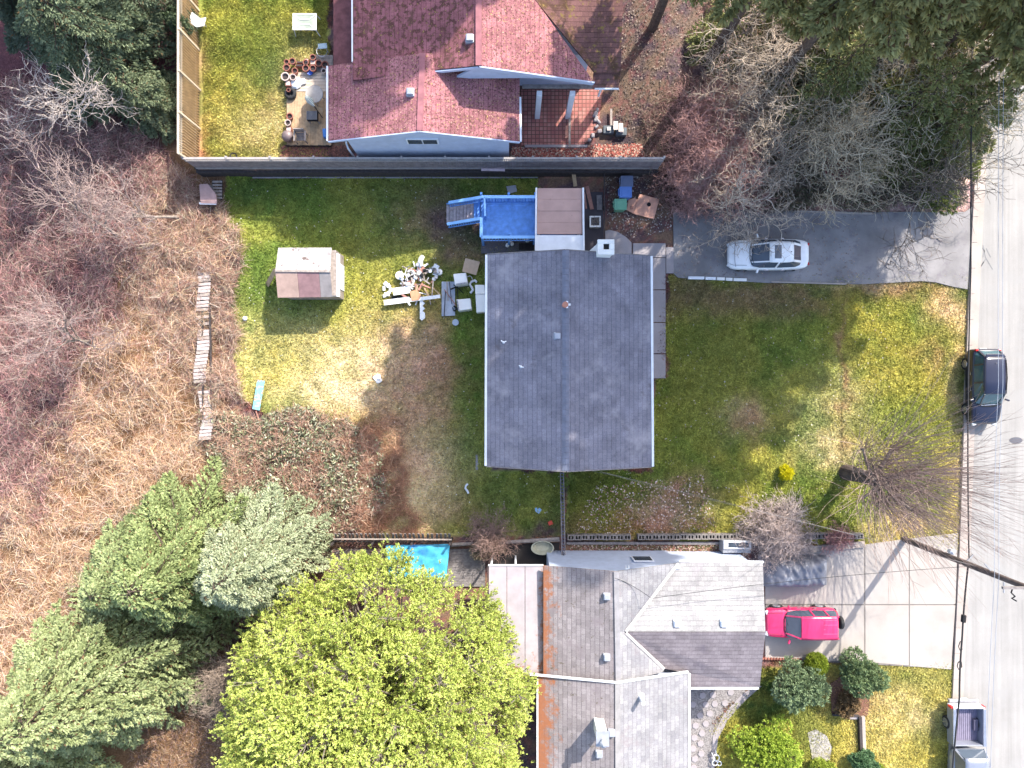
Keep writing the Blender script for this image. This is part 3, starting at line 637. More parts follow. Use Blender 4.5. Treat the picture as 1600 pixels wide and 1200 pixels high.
# ---------------- fences and walls ----------------
def fence(name, a, b, z0, z1, label, mat, postmat, n, lattice=.35, side=1, cat='fence', pick=.11):
    """vertical board fence from a to b (world xy)"""
    a = Vector((a[0],a[1],0)); b = Vector((b[0],b[1],0)); d = (b-a).normalized(); nn = Vector((-d.y,d.x,0))*side; L = (b-a).length
    t = thing(name, label, cat, (a.x,a.y,z0)); Z = Vector((0,0,1)); mb = MB()
    k = int(L/.155); top = z1-lattice
    for i in range(k):
        p = a+d*(L*(i+.5)/k)+nn*R.uniform(-.006,.006)
        mb.beam(p+Z*z0, p+Z*(top+R.uniform(-.015,.01)), L/k*.95, .025)
    obj('boards', mb, mat, t)
    if lattice:
        m = MB(); k = int(L/.12)
        for i in range(k):
            p = a+d*(L*(i+.5)/k); m.beam(p+Z*(top+.02), p+Z*(z1-.06), .035, .02)
        m.beam(a+Z*(top+.17)+nn*.03, b+Z*(top+.17)+nn*.03, .02, .03)
        obj('lattice', m, postmat, t)
    obj('rail', MB().beam(a+Z*z1, b+Z*z1, .11, .05), postmat, t); obj('rail', MB().beam(a+Z*(top)+nn*.035, b+Z*(top)+nn*.035, .04, .08), postmat, t)
    obj('rail', MB().beam(a+Z*(z0+.3)+nn*.035, b+Z*(z0+.3)+nn*.035, .04, .08), postmat, t)
    for i in range(n+1):
        p = a+d*(L*i/n)-nn*.06; obj('post', MB().box(p.x-.05,p.x+.05,p.y-.05,p.y+.05,z0-.1,z1+.07), postmat, t)
    return t
fen = simple('fence_board_grey', (.23,.20,.21), .9, var=.35, sc=3); fent = simple('fence_trim_grey', (.36,.33,.32), .9, var=.3)
fence('fence', (-17.75,12.15), (8.2,12.15), .88, 2.8, 'long grey board fence with lattice top between the red roofed house and back lawn', fen, fent, 11, side=-1)
fence('fence', (-17.75,25.5), (-17.75,12.25), .88, 3.25, 'sunlit tan board fence running down the left edge of the red roofed house yard', simple('fence_board_tan', (.52,.38,.22), .85, var=.3, sc=2), simple('fence_trim_tan', (.56,.47,.36), .85), 6, side=-1, lattice=.45)
rw = thing('retaining_wall', 'low dark timber retaining wall below the long grey fence', 'retaining wall', (-4,12.0,0))
m = MB()
for i in range(3): m.box(-17.9,8.3,12.0-.015*i,12.13,-.05+.3*i,.24+.3*i)
obj('timber', m, M['wooddark'], rw); obj('footing', MB().box(-15,1.5,11.9,11.97,-.1,.06), M['slab'], rw)
tag(obj('retaining_wall', MB().box(-17.95,-17.82,12.16,26,-.1,.95), M['wooddark'], loc=(-17.9,19,0)), 'dark timber wall under the tan fence beside the dark conifers', 'retaining wall')
# hollow block wall
bw = thing('block_wall', 'low wall of hollow concrete blocks with open cores along the bottom of the front lawn', 'wall', W(1115,840))
def blockrow(x0, x1, y0, y1):
    m = MB(); n = int((x1-x0)/10.9); A = W(x0,y0,.45); B = W(x1,y1,.45)
    for i in range(n):
        if i in (9,): continue
        p = A.lerp(B,i/n); q = A.lerp(B,(i+.96)/n); w_ = .19; z0, z1 = -.1, .45; x, X = p.x, q.x; y = p.y; j = R.uniform(-.012,.012); y += j
        t_ = .055; m.box(x,X,y,y+t_,z0,z1); m.box(x,X,y+w_+t_,y+w_+2*t_,z0,z1); m.box(x,x+t_,y+t_+.001,y+w_+t_-.001,z0,z1-.001); m.box(X-t_,X,y+t_+.001,y+w_+t_-.001,z0,z1-.001); c_ = (x+X)/2
        m.box(c_-t_/2,c_+t_/2,y+t_+.001,y+w_+t_-.001,z0,z1-.001)
    return m
obj('block_row', blockrow(887,1350,844,842), simple('worn_block', (.22,.20,.19), .95, var=.35, bump=.4), bw); obj('footing', MB().box(W(885,0).x,W(1200,0).x,W(0,850).y,W(0,846).y,-.1,.15), M['woodgrey'], bw)
# ladder like lattice fence going down from the grey house
lf = thing('lattice_fence', 'dark narrow fence with crossing slats between the grey house and the block wall', 'fence', W(878,790))
m = MB(); a = W(875.5,737,1.1); b = W(878,868,1.1)
for i in range(26):
    p = a.lerp(b,(i+.5)/26); m.obox((p.x+.07,p.y,.6), (.03,.045,1.1), 0); m.box(p.x-.02,p.x+.2,p.y-.025,p.y+.025,1.06,1.10)
obj('slats', m, simple('blue_grey_slat', (.13,.14,.20), .8), lf)
obj('rail', MB().beam(a,b,.05,.06), M['woodgrey'], lf); obj('rail', MB().beam(a+Vector((.18,0,0)),b+Vector((.18,0,0)),.05,.06), M['woodgrey'], lf)
for f in (0,.33,.66,1): p = a.lerp(b,f); obj('post', MB().box(p.x+.04,p.x+.13,p.y-.045,p.y+.045,-.05,1.2), M['wooddark'], lf)
# slatted leaning fence lower left
sf = thing('slat_fence', 'dark fence of leaning loose slats behind the blue tarp', 'fence', W(615,843))
m = MB()
for i in range(27):
    x = 523+i*6.8; m.beam(W(x+3,846,.1), W(x+R.uniform(0,4),834,1.6), .12, .03)
obj('slats', m, M['woodgrey'], sf); obj('rail', MB().beam(W(521,842,1.35),W(706,843,1.35),.06,.1), M['wood'], sf); obj('rail', MB().beam(W(521,846,.5),W(706,847,.5),.06,.1), M['wooddark'], sf)
for x in (522,584,645,704): obj('post', MB().box(*sorted((W(x,0,1).x-.05,W(x,0,1).x+.05)),W(0,847,1).y-.05,W(0,847,1).y+.05,-.1,1.6), M['wooddark'], sf)
# rail wall to its right
tag(obj('low_wall', MB().beam(W(706,850,.55),W(770,848,.55),.12,.12).beam(W(770,848,.55),W(874,841,.55),.13,.12).beam(W(706,851,.2),W(874,843,.2),.09,.55), M['wood'], loc=W(790,846)), 'low pale topped timber wall overgrown with dry weeds', 'wall')
tag(obj('timber_edging', MB().beam(W(1205,864,.12),W(1350,850,.12),.35,.2), M['wood'], loc=W(1280,857)), 'sunlit timber edge board between the block wall and the concrete driveway', 'edging')
# small yard decking between the fence and the big yellow green tree
sd_ = thing('yard_decking', 'dull grey boarded yard floor under the blue tarp and behind the low wall', 'decking', W(700,885))
m = MB()
for i in range(14): y = 858+i*4.2; m.prism([XY(522,y,.1),XY(758,y,.1),XY(758,y+3.9,.1),XY(522,y+3.9,.1)], .02, .1+.004*(i%3))
obj('boards', m, M['woodgrey'], sd_)
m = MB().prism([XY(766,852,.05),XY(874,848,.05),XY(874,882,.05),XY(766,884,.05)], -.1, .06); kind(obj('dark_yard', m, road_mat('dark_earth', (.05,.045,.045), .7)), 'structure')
def tarp(name, label, corners, h, mat, hump=.1, n=26, cat='tarp', seed=1, edge=0, skirt=.0):
    """draped sheet: corners in pixels (tl,tr,br,bl) at height h"""
    c = [np.array(W(x,y,h)) for x,y in corners]; u, v = np.meshgrid(np.linspace(0,1,n), np.linspace(0,1,n))
    P = (1-v)[...,None]*((1-u)[...,None]*c[0]+u[...,None]*c[1])+v[...,None]*((1-u)[...,None]*c[3]+u[...,None]*c[2])
    z = (fbm(P[...,0]*9,P[...,1]*9,5,seed,4)-.5)*hump*2+np.sin(P[...,0]*9+P[...,1]*4+fbm(P[...,0],P[...,1],.6,seed)*8)*hump*.25
    P[...,2] += z-edge*np.maximum(np.abs(u-.5),np.abs(v-.5))**4*16*.5
    V = P.reshape(-1,3); ix = np.arange(n*n).reshape(n,n); F = np.stack([ix[1:,:-1],ix[1:,1:],ix[:-1,1:],ix[:-1,:-1]],-1).reshape(-1,4)
    o = npmesh(name, V, F, mat, smooth=False, loc=W(sum(x for x,y in corners)/4, sum(y for x,y in corners)/4, 0)); tag(o, label, cat)
    s_ = o.modifiers.new('t','SOLIDIFY'); s_.thickness = .01
    return o
bt = simple('blue_tarp', (.07,.40,.60), .45, var=.35, sc=1.2, spec=.5, dirt=((.04,.20,.50),.8,.5))
tarp('tarp', 'bright blue plastic tarp laid over things beside the yellow green tree', [(603,852),(703,850),(697,905),(606,900)], .9, bt, .1)
tag(obj('covered_stack', MB().box(W(610,0,.6).x,W(698,0,.6).x,W(0,895,.6).y,W(0,856,.6).y,.1,.62), M['wooddark'], loc=W(650,875)), 'dark low stack hidden under the blue tarp', 'stack')
tag(obj('tub', MB().lathe(W(847,850,.1), [(.2,0),(.45,.05),(.62,.45),(.66,.5),(.60,.5),(.42,.12),(.1,.1)], 20), simple('pale_tub', (.46,.46,.36), .6)), 'pale oval garden tub in the dark gap above the lower house', 'tub').scale = (1,.62,1)
D.objects['tub'].location = (0,0,0)
o = D.objects['tub']; me = o.data; cc = W(847,853,.1)
for v in me.vertices: v.co.x -= cc.x; v.co.y -= W(847,850,.1).y
o.location = (cc.x,cc.y,0)
# ---------------- shed ----------------
sh = thing('shed', 'small garden shed with a patchwork pale and reddish roof on the back lawn', 'shed', W(478,430))
e, r = 1.95, 2.35
m1 = simple('worn_pale_roofing', (.46,.42,.42), .9, var=.5, sc=3, dirt=((.13,.10,.09),3.0,.56)); m2 = simple('brown_felt', (.37,.26,.22), .9, var=.25); m3 = simple('dull_red_felt_shed', (.25,.15,.155), .9, var=.3, dirt=((.45,.35,.32),9,.66))
l = lambda p,q,f: Vector(p).lerp(Vector(q),f)
RA, RB = W(430,423,r), W(516,424,r); TA, TB = W(435,387,e), W(518,387,e); BA, BB = W(434,465,e), W(519,464,e)
for f0,f1,mm in ((0,.38,m1),(.385,.78,m1),(.785,1,m1)): obj('roof_panel', MB().slab([l(TA,TB,f0),l(TA,TB,f1),l(RA,RB,f1),l(RA,RB,f0)], .05), mm, sh)
for f0,f1,mm,lb in ((0,.395,m2,'brown lower roof panel'),(.4,.79,m3,'dull red lower roof panel'),(.795,1,simple('grey_felt',(.24,.22,.22),.9),'grey lower roof panel')): obj('roof_panel', MB().slab([l(RA,RB,f0),l(RA,RB,f1),l(BA,BB,f1),l(BA,BB,f0)], .05), mm, sh)['label'] = lb
o = obj('roof_panel', MB().slab([W(519,392,e-.15),W(531,398,e-.35),W(531,463,e-.35),W(519,463,e-.12)], .04), M['white'], sh); o['label'] = 'white overhanging side panel'
obj('ridge_board', MB().beam(RA+Vector((0,0,.03)),RB+Vector((0,0,.03)),.12,.03), M['wood'], sh)
ww = MB().box(TA.x+.15,W(524,0,e).x,BA.y+.12,TA.y-.12,-.05,e-.1); obj('wall', ww, M['wood'], sh)
obj('door', MB().box(W(524,0,e).x+.002,W(524,0,e).x+.04,BA.y+.6,TA.y-.7,.05,1.6), M['white'], sh)
tag(obj('leaning_board', MB().beam(W(417,446,.05),W(430,422,1.3),.28,.03), M['woodtan'], loc=W(420,440)), 'tan board leaning against the left side of the garden shed', 'board')
# ---------------- clutter on the back lawn ----------------
def plank(x0, y0, x1, y1, h, wd, mat, label, cat='board', name='plank', th=.04, group=None, h1=None):
    o = obj(name, MB().beam(W(x0,y0,h), W(x1,y1,h1 or h), wd, th), M[mat] if isinstance(mat,str) else mat, loc=W((x0+x1)/2,(y0+y1)/2,0), bevel=.004)
    return tag(o, label, cat, group)
def plate(pix, h0, h1, mat, label, cat, name, bevel=.01, group=None):
    cx = sum(p[0] for p in pix)/len(pix); cy = sum(p[1] for p in pix)/len(pix)
    return tag(obj(name, MB().prism([XY(a,b,h1) for a,b in pix], h0, h1), M[mat] if isinstance(mat,str) else mat, loc=W(cx,cy,0), bevel=bevel), label, cat, group)
plate([(727,403),(750,409),(744,430),(722,424)], .25,.28,'card','square tan cardboard sheet near the upper left corner of the grey house','cardboard','cardboard')
plate([(730,408),(742,411),(738,424),(727,421)], .0,.249,'wooddark','dark low crate under the tan cardboard sheet','crate','crate')
def appliance(name, label, pix, h, panel, cat):
    t = thing(name, label, cat, W(sum(p[0] for p in pix)/4, sum(p[1] for p in pix)/4, 0))
    P = [Vector(XY(a,b,h)+(0,)) for a,b in pix]; obj('body', MB().prism([(p.x,p.y) for p in P], .02, h), M['whitebox'], t, bevel=.03)
    c = sum(P,Vector())/4; Q = [c+(p-c)*.94 for p in P]
    obj('lid', MB().prism([(p.x,p.y) for p in Q], h+.002, h+.025), M['whitebox'], t, bevel=.01)
    a,b = P[panel],P[(panel+1)%4]; u = (c-(a+b)/2).normalized(); m = MB()
    a2 = a.lerp(b,.08)+u*.04; b2 = a.lerp(b,.92)+u*.04; m.beam(a2+Vector((0,0,h+.06)), b2+Vector((0,0,h+.06)), .07, .07); pn = obj('control_panel', m, M['metal'], t)
    for f in (.2,.5,.8): p = a2.lerp(b2,f); obj('knob', MB().lathe((p.x,p.y,h+.095), [(.02,0),(.02,.03)], 8), M['dark'], pn)
    return t
appliance('washing_machine', 'white upright washing machine with its panel edge down, right of the grey board', [(708,428),(728,426),(731,443),(711,446)], .9, 2, 'washing machine')
appliance('dryer', 'white boxy dryer on the grass, nearest the round grey lid', [(713,468),(735,466),(737,483),(716,486)], .8, 3, 'dryer')
fr = thing('fridge', 'long white fridge lying on its back against the grey house', 'fridge', W(750,466))
P = [(742,445),(757,445),(759.5,487),(744.5,488.5)]
obj('body', MB().prism([XY(a,b,.7) for a,b in P], .02, .62), M['whitebox'], fr, bevel=.03)
obj('door', MB().prism([XY(a,b,.7) for a,b in [(742,445),(757,445),(757.8,459),(742.8,459.5)]], .63, .7), M['whitebox'], fr, bevel=.02); obj('door', MB().prism([XY(a,b,.7) for a,b in [(742.9,460.5),(757.9,460),(759.5,487),(744.5,488.5)]], .63, .7), M['whitebox'], fr, bevel=.02)
plate([(690,440),(711,440),(711,493),(690,494)], .1,.15, simple('grey_door_paint',(.36,.40,.47),.6),'grey flat door panel lying on the grass under loose poles','panel','door_panel')
plank(694,452,713,478,.22,.04,'woodred','thin reddish pole lying across the grey door panel','pole','pole'); plank(698,440,700,470,.2,.05,'wood','short grey pole along the grey door panel','pole','pole')
plank(696,455,694,494,.2,.035,'dark','thin black rod on the left half of the grey door panel','rod','rod'); plank(702,440,706,475,.2,.03,'dark','thin black rod on the right half of the grey door panel','rod','rod')
tag(obj('tripod', MB().beam(W(704,452,.35),W(714,448,.4),.08,.08).beam(W(714,448,.4),W(724,458,.05),.05,.05).beam(W(714,448,.4),W(716,470,.05),.04,.04).beam(W(714,448,.4),W(709,445,.6),.06,.06), M['dark'], loc=W(714,450)), 'small black metal stand beside the washing machine', 'stand')
tag(obj('bracket', MB().beam(W(709,478,.25),W(715,483,.3),.09,.08).beam(W(715,483,.3),W(709,486,.2),.06,.06).beam(W(709,486,.2),W(707,480,.25),.04,.05), M['dark'], loc=W(711,482)), 'small black bracket left of the white dryer', 'bracket')
tag(obj('duct_hose', MB().tube([W(745,441,.15),W(742,438,.15),W(737,440,.15),W(734,444,.15),W(737,449,.15),W(739,453,.15),W(735,458,.12)], .07, 8), M['white'], loc=W(739,448)), 'curled white flexible duct hose between the washing machine and the fridge', 'hose')
tag(obj('wire_loop', MB().tube([W(729,433,.1),W(734,431,.1),W(737,433,.1),W(738,437,.1)], .02, 6), M['white'], loc=W(734,433)), 'thin white wire beside the washing machine', 'wire')
tag(obj('bucket_lid', MB().lathe(W(712,504,0), [(.17,0),(.18,.12),(.19,.14),(.15,.145)], 18), simple('grey_lid',(.4,.46,.55),.6), loc=W(712,504)), 'round blue grey lid lying on the grass below the dryer', 'lid')
# heap of scrap: each piece by itself
tag(obj('bucket_lid', MB().lathe(W(624.5,430.5,.3), [(.2,-.3),(.22,0),(.24,.02),(.24,.05),(.2,.06)], 18), M['whitebox'], loc=W(624,430)), 'round white lid at the left end of the scrap heap', 'lid')
tag(obj('bucket_lid', MB().lathe(W(686.5,425,.3), [(.16,-.3),(.17,0),(.18,.02),(.17,.05),(.1,.07)], 18), M['whitebox'], loc=W(686,425)), 'round white lid at the right end of the scrap heap', 'lid')
tag(obj('curved_panel', MB().tube([W(661,400,.35),W(658,404,.4),W(656.5,410,.4),W(658,416,.35)], [.12,.14,.15,.13], 4), M['whitebox'], loc=W(658,408)), 'curved white panel sticking up from the top of the scrap heap', 'panel')
for (x0,y0,x1,y1,wd,mt_,lb) in [(600,473,640,468,.3,'white','wide white board at the bottom left of the scrap heap'),(640,469,688,463,.2,'whitebox','white trim board across the bottom of the scrap heap'),
  (614,456,641,452,.42,'whitebox','short wide white box board in the left of the scrap heap'),(677,438,675,462,.07,'wood','pale upright batten at the right of the scrap heap'),
  (676,449,688,461,.06,'woodtan','thin tan slat at the lower right of the scrap heap'),(634,467,641,477,.1,'white','small white stub of wood below the scrap heap'),(671,466,673,476,.05,'wood','thin bent pale strip hanging below the scrap heap'),(663,450,672,466,.09,'woodtan','orange tan stick slanting in the scrap heap'),
  (628,460,640,468,.12,'woodred','reddish board half hidden in the scrap heap'),(640,420,652,424,.1,'woodred','dull red stick near the top of the scrap heap'),(655,416,664,424,.3,'woodred','dark red panel in the middle of the scrap heap')]:
    plank(x0,y0,x1,y1,.3+R.random()*.08,wd,mt_,lb)
m = MB(); a = [(656,462),(661.5,462)]; P = [(656,468)]
P = [(656,462),(664,466),(660,470),(664,474),(660,478),(664,482),(660,486),(664,489),(664,497),(659,501),(656,498)]
plate(P,.25,.29,'whitebox','white saw toothed stair stringer lying below the scrap heap','stringer','stair_stringer',.004)
plate([(640,455),(652,453),(658,462),(654,469),(643,470)],.15,.42,simple('orange_card',(.52,.28,.16),.8),'orange brown carton in the scrap heap','carton','carton')
plate([(611,463),(637,461),(637,466),(612,468)],.1,.2,'dark','dark gap board under the scrap heap boards','board','board')
rr = random.Random(3); M['dirtywhite'] = simple('dirty_white', (.55,.54,.55), .8, var=.4, sc=8); M['lilac'] = simple('grey_plastic', (.40,.40,.45), .7, var=.4, sc=8)
mats = ['dirtywhite','white','lilac','metal','dirtywhite','wood','whitebox','dark','dirtywhite','lilac']
for i in range(70):
    u = rr.random(); x = 626+u*58+rr.gauss(0,2); y = 436-u*14+rr.gauss(0,6.5); h = .1+rr.random()*.4; mm = rr.choice(mats); k = rr.random()
    if k < .14: mb = MB().lathe(W(x,y,h), [(.05,0),(rr.uniform(.07,.13),.05),(rr.uniform(.08,.15),rr.uniform(.08,.14)),(.03,.12)], 10)
    elif k < .7: mb = MB().obox(W(x,y,h), (rr.uniform(.15,.45),rr.uniform(.05,.22),.03), rr.random()*3, rr.uniform(-.8,.8), rr.uniform(-.6,.6))
    else: mb = MB().tube([W(x,y,h),W(x+rr.uniform(-5,5),y+rr.uniform(-4,4),h+.1),W(x+rr.uniform(-7,7),y+rr.uniform(-7,7),h)], rr.uniform(.02,.045), 6)
    tag(obj('scrap_piece', mb, M[mm], loc=W(x,y,0)), 'small pale scrap piece tangled in the middle of the scrap heap', 'scrap', 'small scraps in the heap on the back lawn')
for i in range(26):
    u = rr.random(); x = 650+rr.gauss(0,11); y = 446+rr.gauss(0,9); h = .1+rr.random()*.3; mm = rr.choice(['woodtan','white','whitebox','woodred','wood'])
    mb = MB().obox(W(x,y,h), (rr.uniform(.3,.8),rr.uniform(.04,.1),.04), rr.random()*3, rr.uniform(-.3,.3))
    tag(obj('scrap_stick', mb, M[mm], loc=W(x,y,0)), 'short loose stick in the lower middle of the scrap heap', 'stick', 'loose sticks in the scrap heap')
for i in range(8):
    x = 600+rr.gauss(0,4); y = 442+i*2.5+rr.gauss(0,3)
    tag(obj('scrap_piece', MB().obox(W(x+4,y,.12),(rr.uniform(.15,.35),rr.uniform(.1,.2),.08),rr.random()*3,.2), M[rr.choice(['white','whitebox'])], loc=W(x,y,0)), 'crumpled white scrap at the left end of the scrap heap', 'scrap', 'white scraps left of the heap')
plank(745,710,745,734,.04,.13,'slab','narrow pale grey slab on the grass near the lower left corner of the grey house','slab','slab')
tag(obj('bent_hose', MB().tube([W(731,756,.05),W(728,759,.05),W(727,763,.05),W(730,767,.05),W(732,771,.05)], .06, 8), M['white'], loc=W(729,763)), 'small bent white piece on the grass below the narrow slab', 'hose')
tag(obj('paper', MB().obox(W(590,592,.06),(.35,.5,.04),.6,.2).obox(W(592,589,.1),(.2,.25,.03),.1,-.3), M['white'], loc=W(590,592)), 'crumpled white rag on the back lawn among pale grass', 'rag')
tag(obj('ball', MB().lathe(W(384,498,0), [(.02,0),(.1,.04),(.14,.12),(.12,.2),(.04,.25)], 12), M['white'], loc=W(384,498), smooth=True), 'small white ball at the left edge of the back lawn', 'ball')
tag(obj('red_scrap', MB().obox(W(860,817,.08),(.25,.22,.08),.4), simple('red_plastic',(.6,.08,.05),.5), loc=W(860,817)), 'small red scrap near the corner of the dark lattice fence', 'scrap')
tag(obj('blue_scrap', MB().obox(W(842,798,.05),(.3,.2,.05),.9).obox(W(838,796,.05),(.15,.2,.04),.2), simple('blue_plastic',(.3,.5,.75),.5), loc=W(842,798)), 'pale blue scrap on the grass left of the dark lattice fence', 'scrap')
# painted board by the brambles
t = NT('turquoise_board', .7); t.color(t.mix(t.ramp(t.noise(5,5),[(.52,0.),(.58,1.)]), (.22,.55,.62), (.62,.30,.22))); 
tag(obj('painted_board', MB().beam(W(408,594,.5),W(400,640,.35),.42,.04), t.m, loc=W(404,617)), 'turquoise and red painted board at the edge of the brambles', 'board')
plank(400,642,406,660,.3,.06,'woodred','short red brown stick standing by the turquoise board','stick')
plank(398,656,413,662,.12,.08,'wood','grey stick on the brambles below the turquoise board','stick')
# slatted boardwalk in the brambles
M['bleach'] = simple('bleached_slat', (.46,.39,.37), .9, var=.35, sc=5)
bo = thing('boardwalk', 'weathered pale slatted boardwalk half buried in brambles at the left', 'boardwalk', W(320,560))
for i in range(49):
    y = 416+i*5.6; x = 318+3*math.sin(i*.35)+(6 if y > 640 else 0)-(3 if 520 < y < 600 else 0)
    if (484 < y < 512 and i%2) or (600 < y < 612): continue
    a = W(x-9.5,y+R.uniform(-.6,.6)+1.2,.7); b = W(x+9.5,y+R.uniform(-.6,.6)-.6,.7)
    z = .12*math.sin(i*.3); a.z += z; b.z += z
    obj('slat', MB().beam(a,b,.165,.03), M['bleach'] if i%4 else M['wood'], bo)
obj('bearer', MB().beam(W(316,430,.6),W(318,688,.6),.08,.12).beam(W(327,430,.6),W(332,688,.6),.08,.12), M['wooddark'], bo)
# pinkish hutch on pallet, left end of the fence
hu = thing('compost_bin', 'pinkish sloping box beside a dark pallet at the left end of the long fence', 'bin', W(324,302))
obj('body', MB().prism([XY(a,b,.7) for a,b in [(311,290),(328,288),(332,313),(313,315)]], 0, .7), M['woodgrey'], hu, bevel=.02)
obj('lid', MB().prism([XY(a,b,.9) for a,b in [(310,287),(323,286),(336,302),(338,318),(312,317)]], .705, .8), simple('pinkish_board', (.42,.28,.26), .8), hu, bevel=.02)
obj('rim', MB().beam(W(312,318,.74),W(338,318.5,.74),.1,.1), M['white'], hu)
pa = thing('pallet', 'dark wooden pallet behind the pinkish box', 'pallet', W(340,297))
for i in range(6): obj('slat', MB().beam(W(332,284+i*5,.3),W(347,284+i*5,.3),.12,.03), M['wood'], pa)
obj('bearer', MB().beam(W(333,282,.2),W(333,312,.2),.08,.14).beam(W(346,282,.2),W(346,312,.2),.08,.14), M['wooddark'], pa)
# beside the porch: bins, boards, planter
def bin_(px, py, col, label, rz=0, lidc=None):
    t = thing('wheelie_bin', label, 'bin', W(px,py,0)); c = W(px,py,1.0); c.z = 0
    m = simple('bin_'+label.split()[0], col, .5, var=.1, bump=0, spec=.4); ml = simple('lid_'+label.split()[0], lidc or col, .45, var=.1, bump=0, spec=.4)
    b = MB(); 
    for (s0,z0),(s1,z1) in (((.23,.05),(.29,.92)),):
        P = [(c.x-s0*1.1,c.y-s0,z0),(c.x+s0*1.1,c.y-s0,z0),(c.x+s0*1.1,c.y+s0,z0),(c.x-s0*1.1,c.y+s0,z0),(c.x-s1*1.1,c.y-s1,z1),(c.x+s1*1.1,c.y-s1,z1),(c.x+s1*1.1,c.y+s1,z1),(c.x-s1*1.1,c.y+s1,z1)]
        b.add(P, [(3,2,1,0),(4,5,6,7),(0,1,5,4),(1,2,6,5),(2,3,7,6),(3,0,4,7)])
    obj('body', b, m, t, bevel=.02)
    l_ = obj('lid', MB().box(c.x-.36,c.x+.34,c.y-.31,c.y+.31,.93,1.0).box(c.x-.24,c.x+.26,c.y-.22,c.y+.22,1.002,1.03), ml, t, bevel=.025)
    obj('handle', MB().tube([(c.x-.34,c.y-.2,.98),(c.x-.42,c.y-.18,.97),(c.x-.42,c.y+.18,.97),(c.x-.34,c.y+.2,.98)], .02, 6), ml, l_)
    for s_ in (-.26,.26): obj('wheel', MB().lathe((c.x-.3,c.y+s_,.1), [(.1,-.03),(.1,.03)], 12, 'Y'), M['rubber'], t)
bin_(980,283,(.12,.15,.24),'slate grey wheeled bin, uppermost of the three bins')
bin_(978,300,(.11,.23,.58),'blue wheeled bin between the grey and the green one')
bin_(970,319,(.14,.36,.24),'green wheeled bin, lowest of the three bins')
pyw = simple('pinkish_plywood', (.62,.33,.24), .8, var=.15, sc=3)
t = thing('plywood_board', 'pinkish plywood sheet with a round dark hole on the ground by the green bin', 'board', W(1006,322))
obj('sheet', MB().prism([XY(a,b,.2) for a,b in [(999,303),(1030,311),(1022,342.5),(990,334)]], .17, .2), pyw, t); obj('hole', MB().lathe(W(1014,319.5,.2), [(.12,-.01),(.12,.005)], 16), M['dark'], t)
plate([(982,312),(992,309),(997,312),(990,334),(979,328)], .12,.16, pyw, 'smaller pinkish plywood piece half under the holed sheet', 'board', 'plywood_board')
plate([(985,322),(990,322),(989,327),(985,327)], .165,.2, 'woodred', 'dark red patch of rubbish on the smaller plywood piece', 'rubbish', 'rubbish')
pb = thing('planter', 'square white framed planter full of dry stems right of the covered porch', 'planter', W(930,346))
c = W(930,346,.6); 
obj('box', MB().box(c.x-.28,c.x+.28,c.y-.3,c.y+.3,0,.45), M['woodgrey'], pb)
obj('rim', MB().box(c.x-.32,c.x+.32,c.y+.24,c.y+.32,.5,.6).box(c.x-.32,c.x+.32,c.y-.32,c.y-.22,.5,.6).box(c.x-.32,c.x-.24,c.y-.219,c.y+.239,.5,.6).box(c.x+.24,c.x+.32,c.y-.219,c.y+.239,.5,.6), M['whitebox'], pb, bevel=.01)
m = MB()
for i in range(40): a = Vector((c.x+R.uniform(-.2,.2),c.y+R.uniform(-.2,.2),.45)); m.beam(a, a+Vector((R.uniform(-.15,.15),R.uniform(-.15,.15),.2)), .02,.02)
obj('dry_stems', m, M['wood'], pb)
plank(895,262,899,291,.6,.22,'woodtan','brown plank standing against the long fence above the covered porch',h1=.15); plank(917,291,925,327,.2,.22,'woodred','reddish plank on the ground right of the covered porch')
plank(913,300,916,326,.12,.1,'woodred','narrow dark red slat beside the reddish plank'); plank(936,305,937,328,.2,.3,'woodgrey','short brown board left of the dark yard rail')
plank(752,264,789,264.5,1.2,.22,simple('pink_paint',(.62,.48,.50),.8),'pale pink board resting on the retaining wall below the long fence')
plate([(791,291),(806,289),(808,299),(794,303)], .02,.12, 'metal','dull grey paving slab on the lawn above the blue deck','slab','paving_slab')
tag(obj('yard_rail', MB().beam(W(944,268,.8),W(945,378,.8),.05,.08).beam(W(944,268,.4),W(945,378,.4),.05,.08).box(W(944.5,0,.8).x-.04,W(944.5,0,.8).x+.04,W(0,322,.8).y-.04,W(0,322,.8).y+.04,0,.85), M['wooddark'], loc=W(944,322)), 'thin dark low rail between the porch yard and the bins', 'rail')
kind(obj('dark_paving', MB().prism([XY(a,b,.05) for a,b in [(912,300),(942,300),(944,392),(912,392)]], -.1, .06), road_mat('dark_grey_paving', (.085,.075,.085), .7)), 'structure')  # paving in one dark grey tone
kind(obj('grey_paving', MB().prism([XY(a,b,.05) for a,b in [(752,374),(838,374),(838,396),(752,396)]], -.1, .055), road_mat('grey_paving', (.16,.145,.16), .7)), 'structure')
for i,(x,y) in enumerate([(797,377),(800,382),(824,377),(793,384)]):
    tag(obj('jar', MB().lathe(W(x,y,0), [(.08,0),(.12,.1),(.1,.3),(.06,.32)], 10), M['whitebox'], loc=W(x,y,0)), 'small white jar on the ground below the blue deck rail', 'jar', 'jars below the deck')
m = MB()
for i in range(10): m.box(W(812,0).x+i*.085,W(812,0).x+i*.085+.03,W(0,390).y,W(0,382).y,.3,.34)
tag(obj('grille', m.box(W(812,0).x-.05,W(812,0).x+.9,W(0,391).y-.02,W(0,382).y+.02,.1,.28), M['wooddark'], loc=W(822,386)), 'black slatted grille between the deck and the grey roof', 'grille')
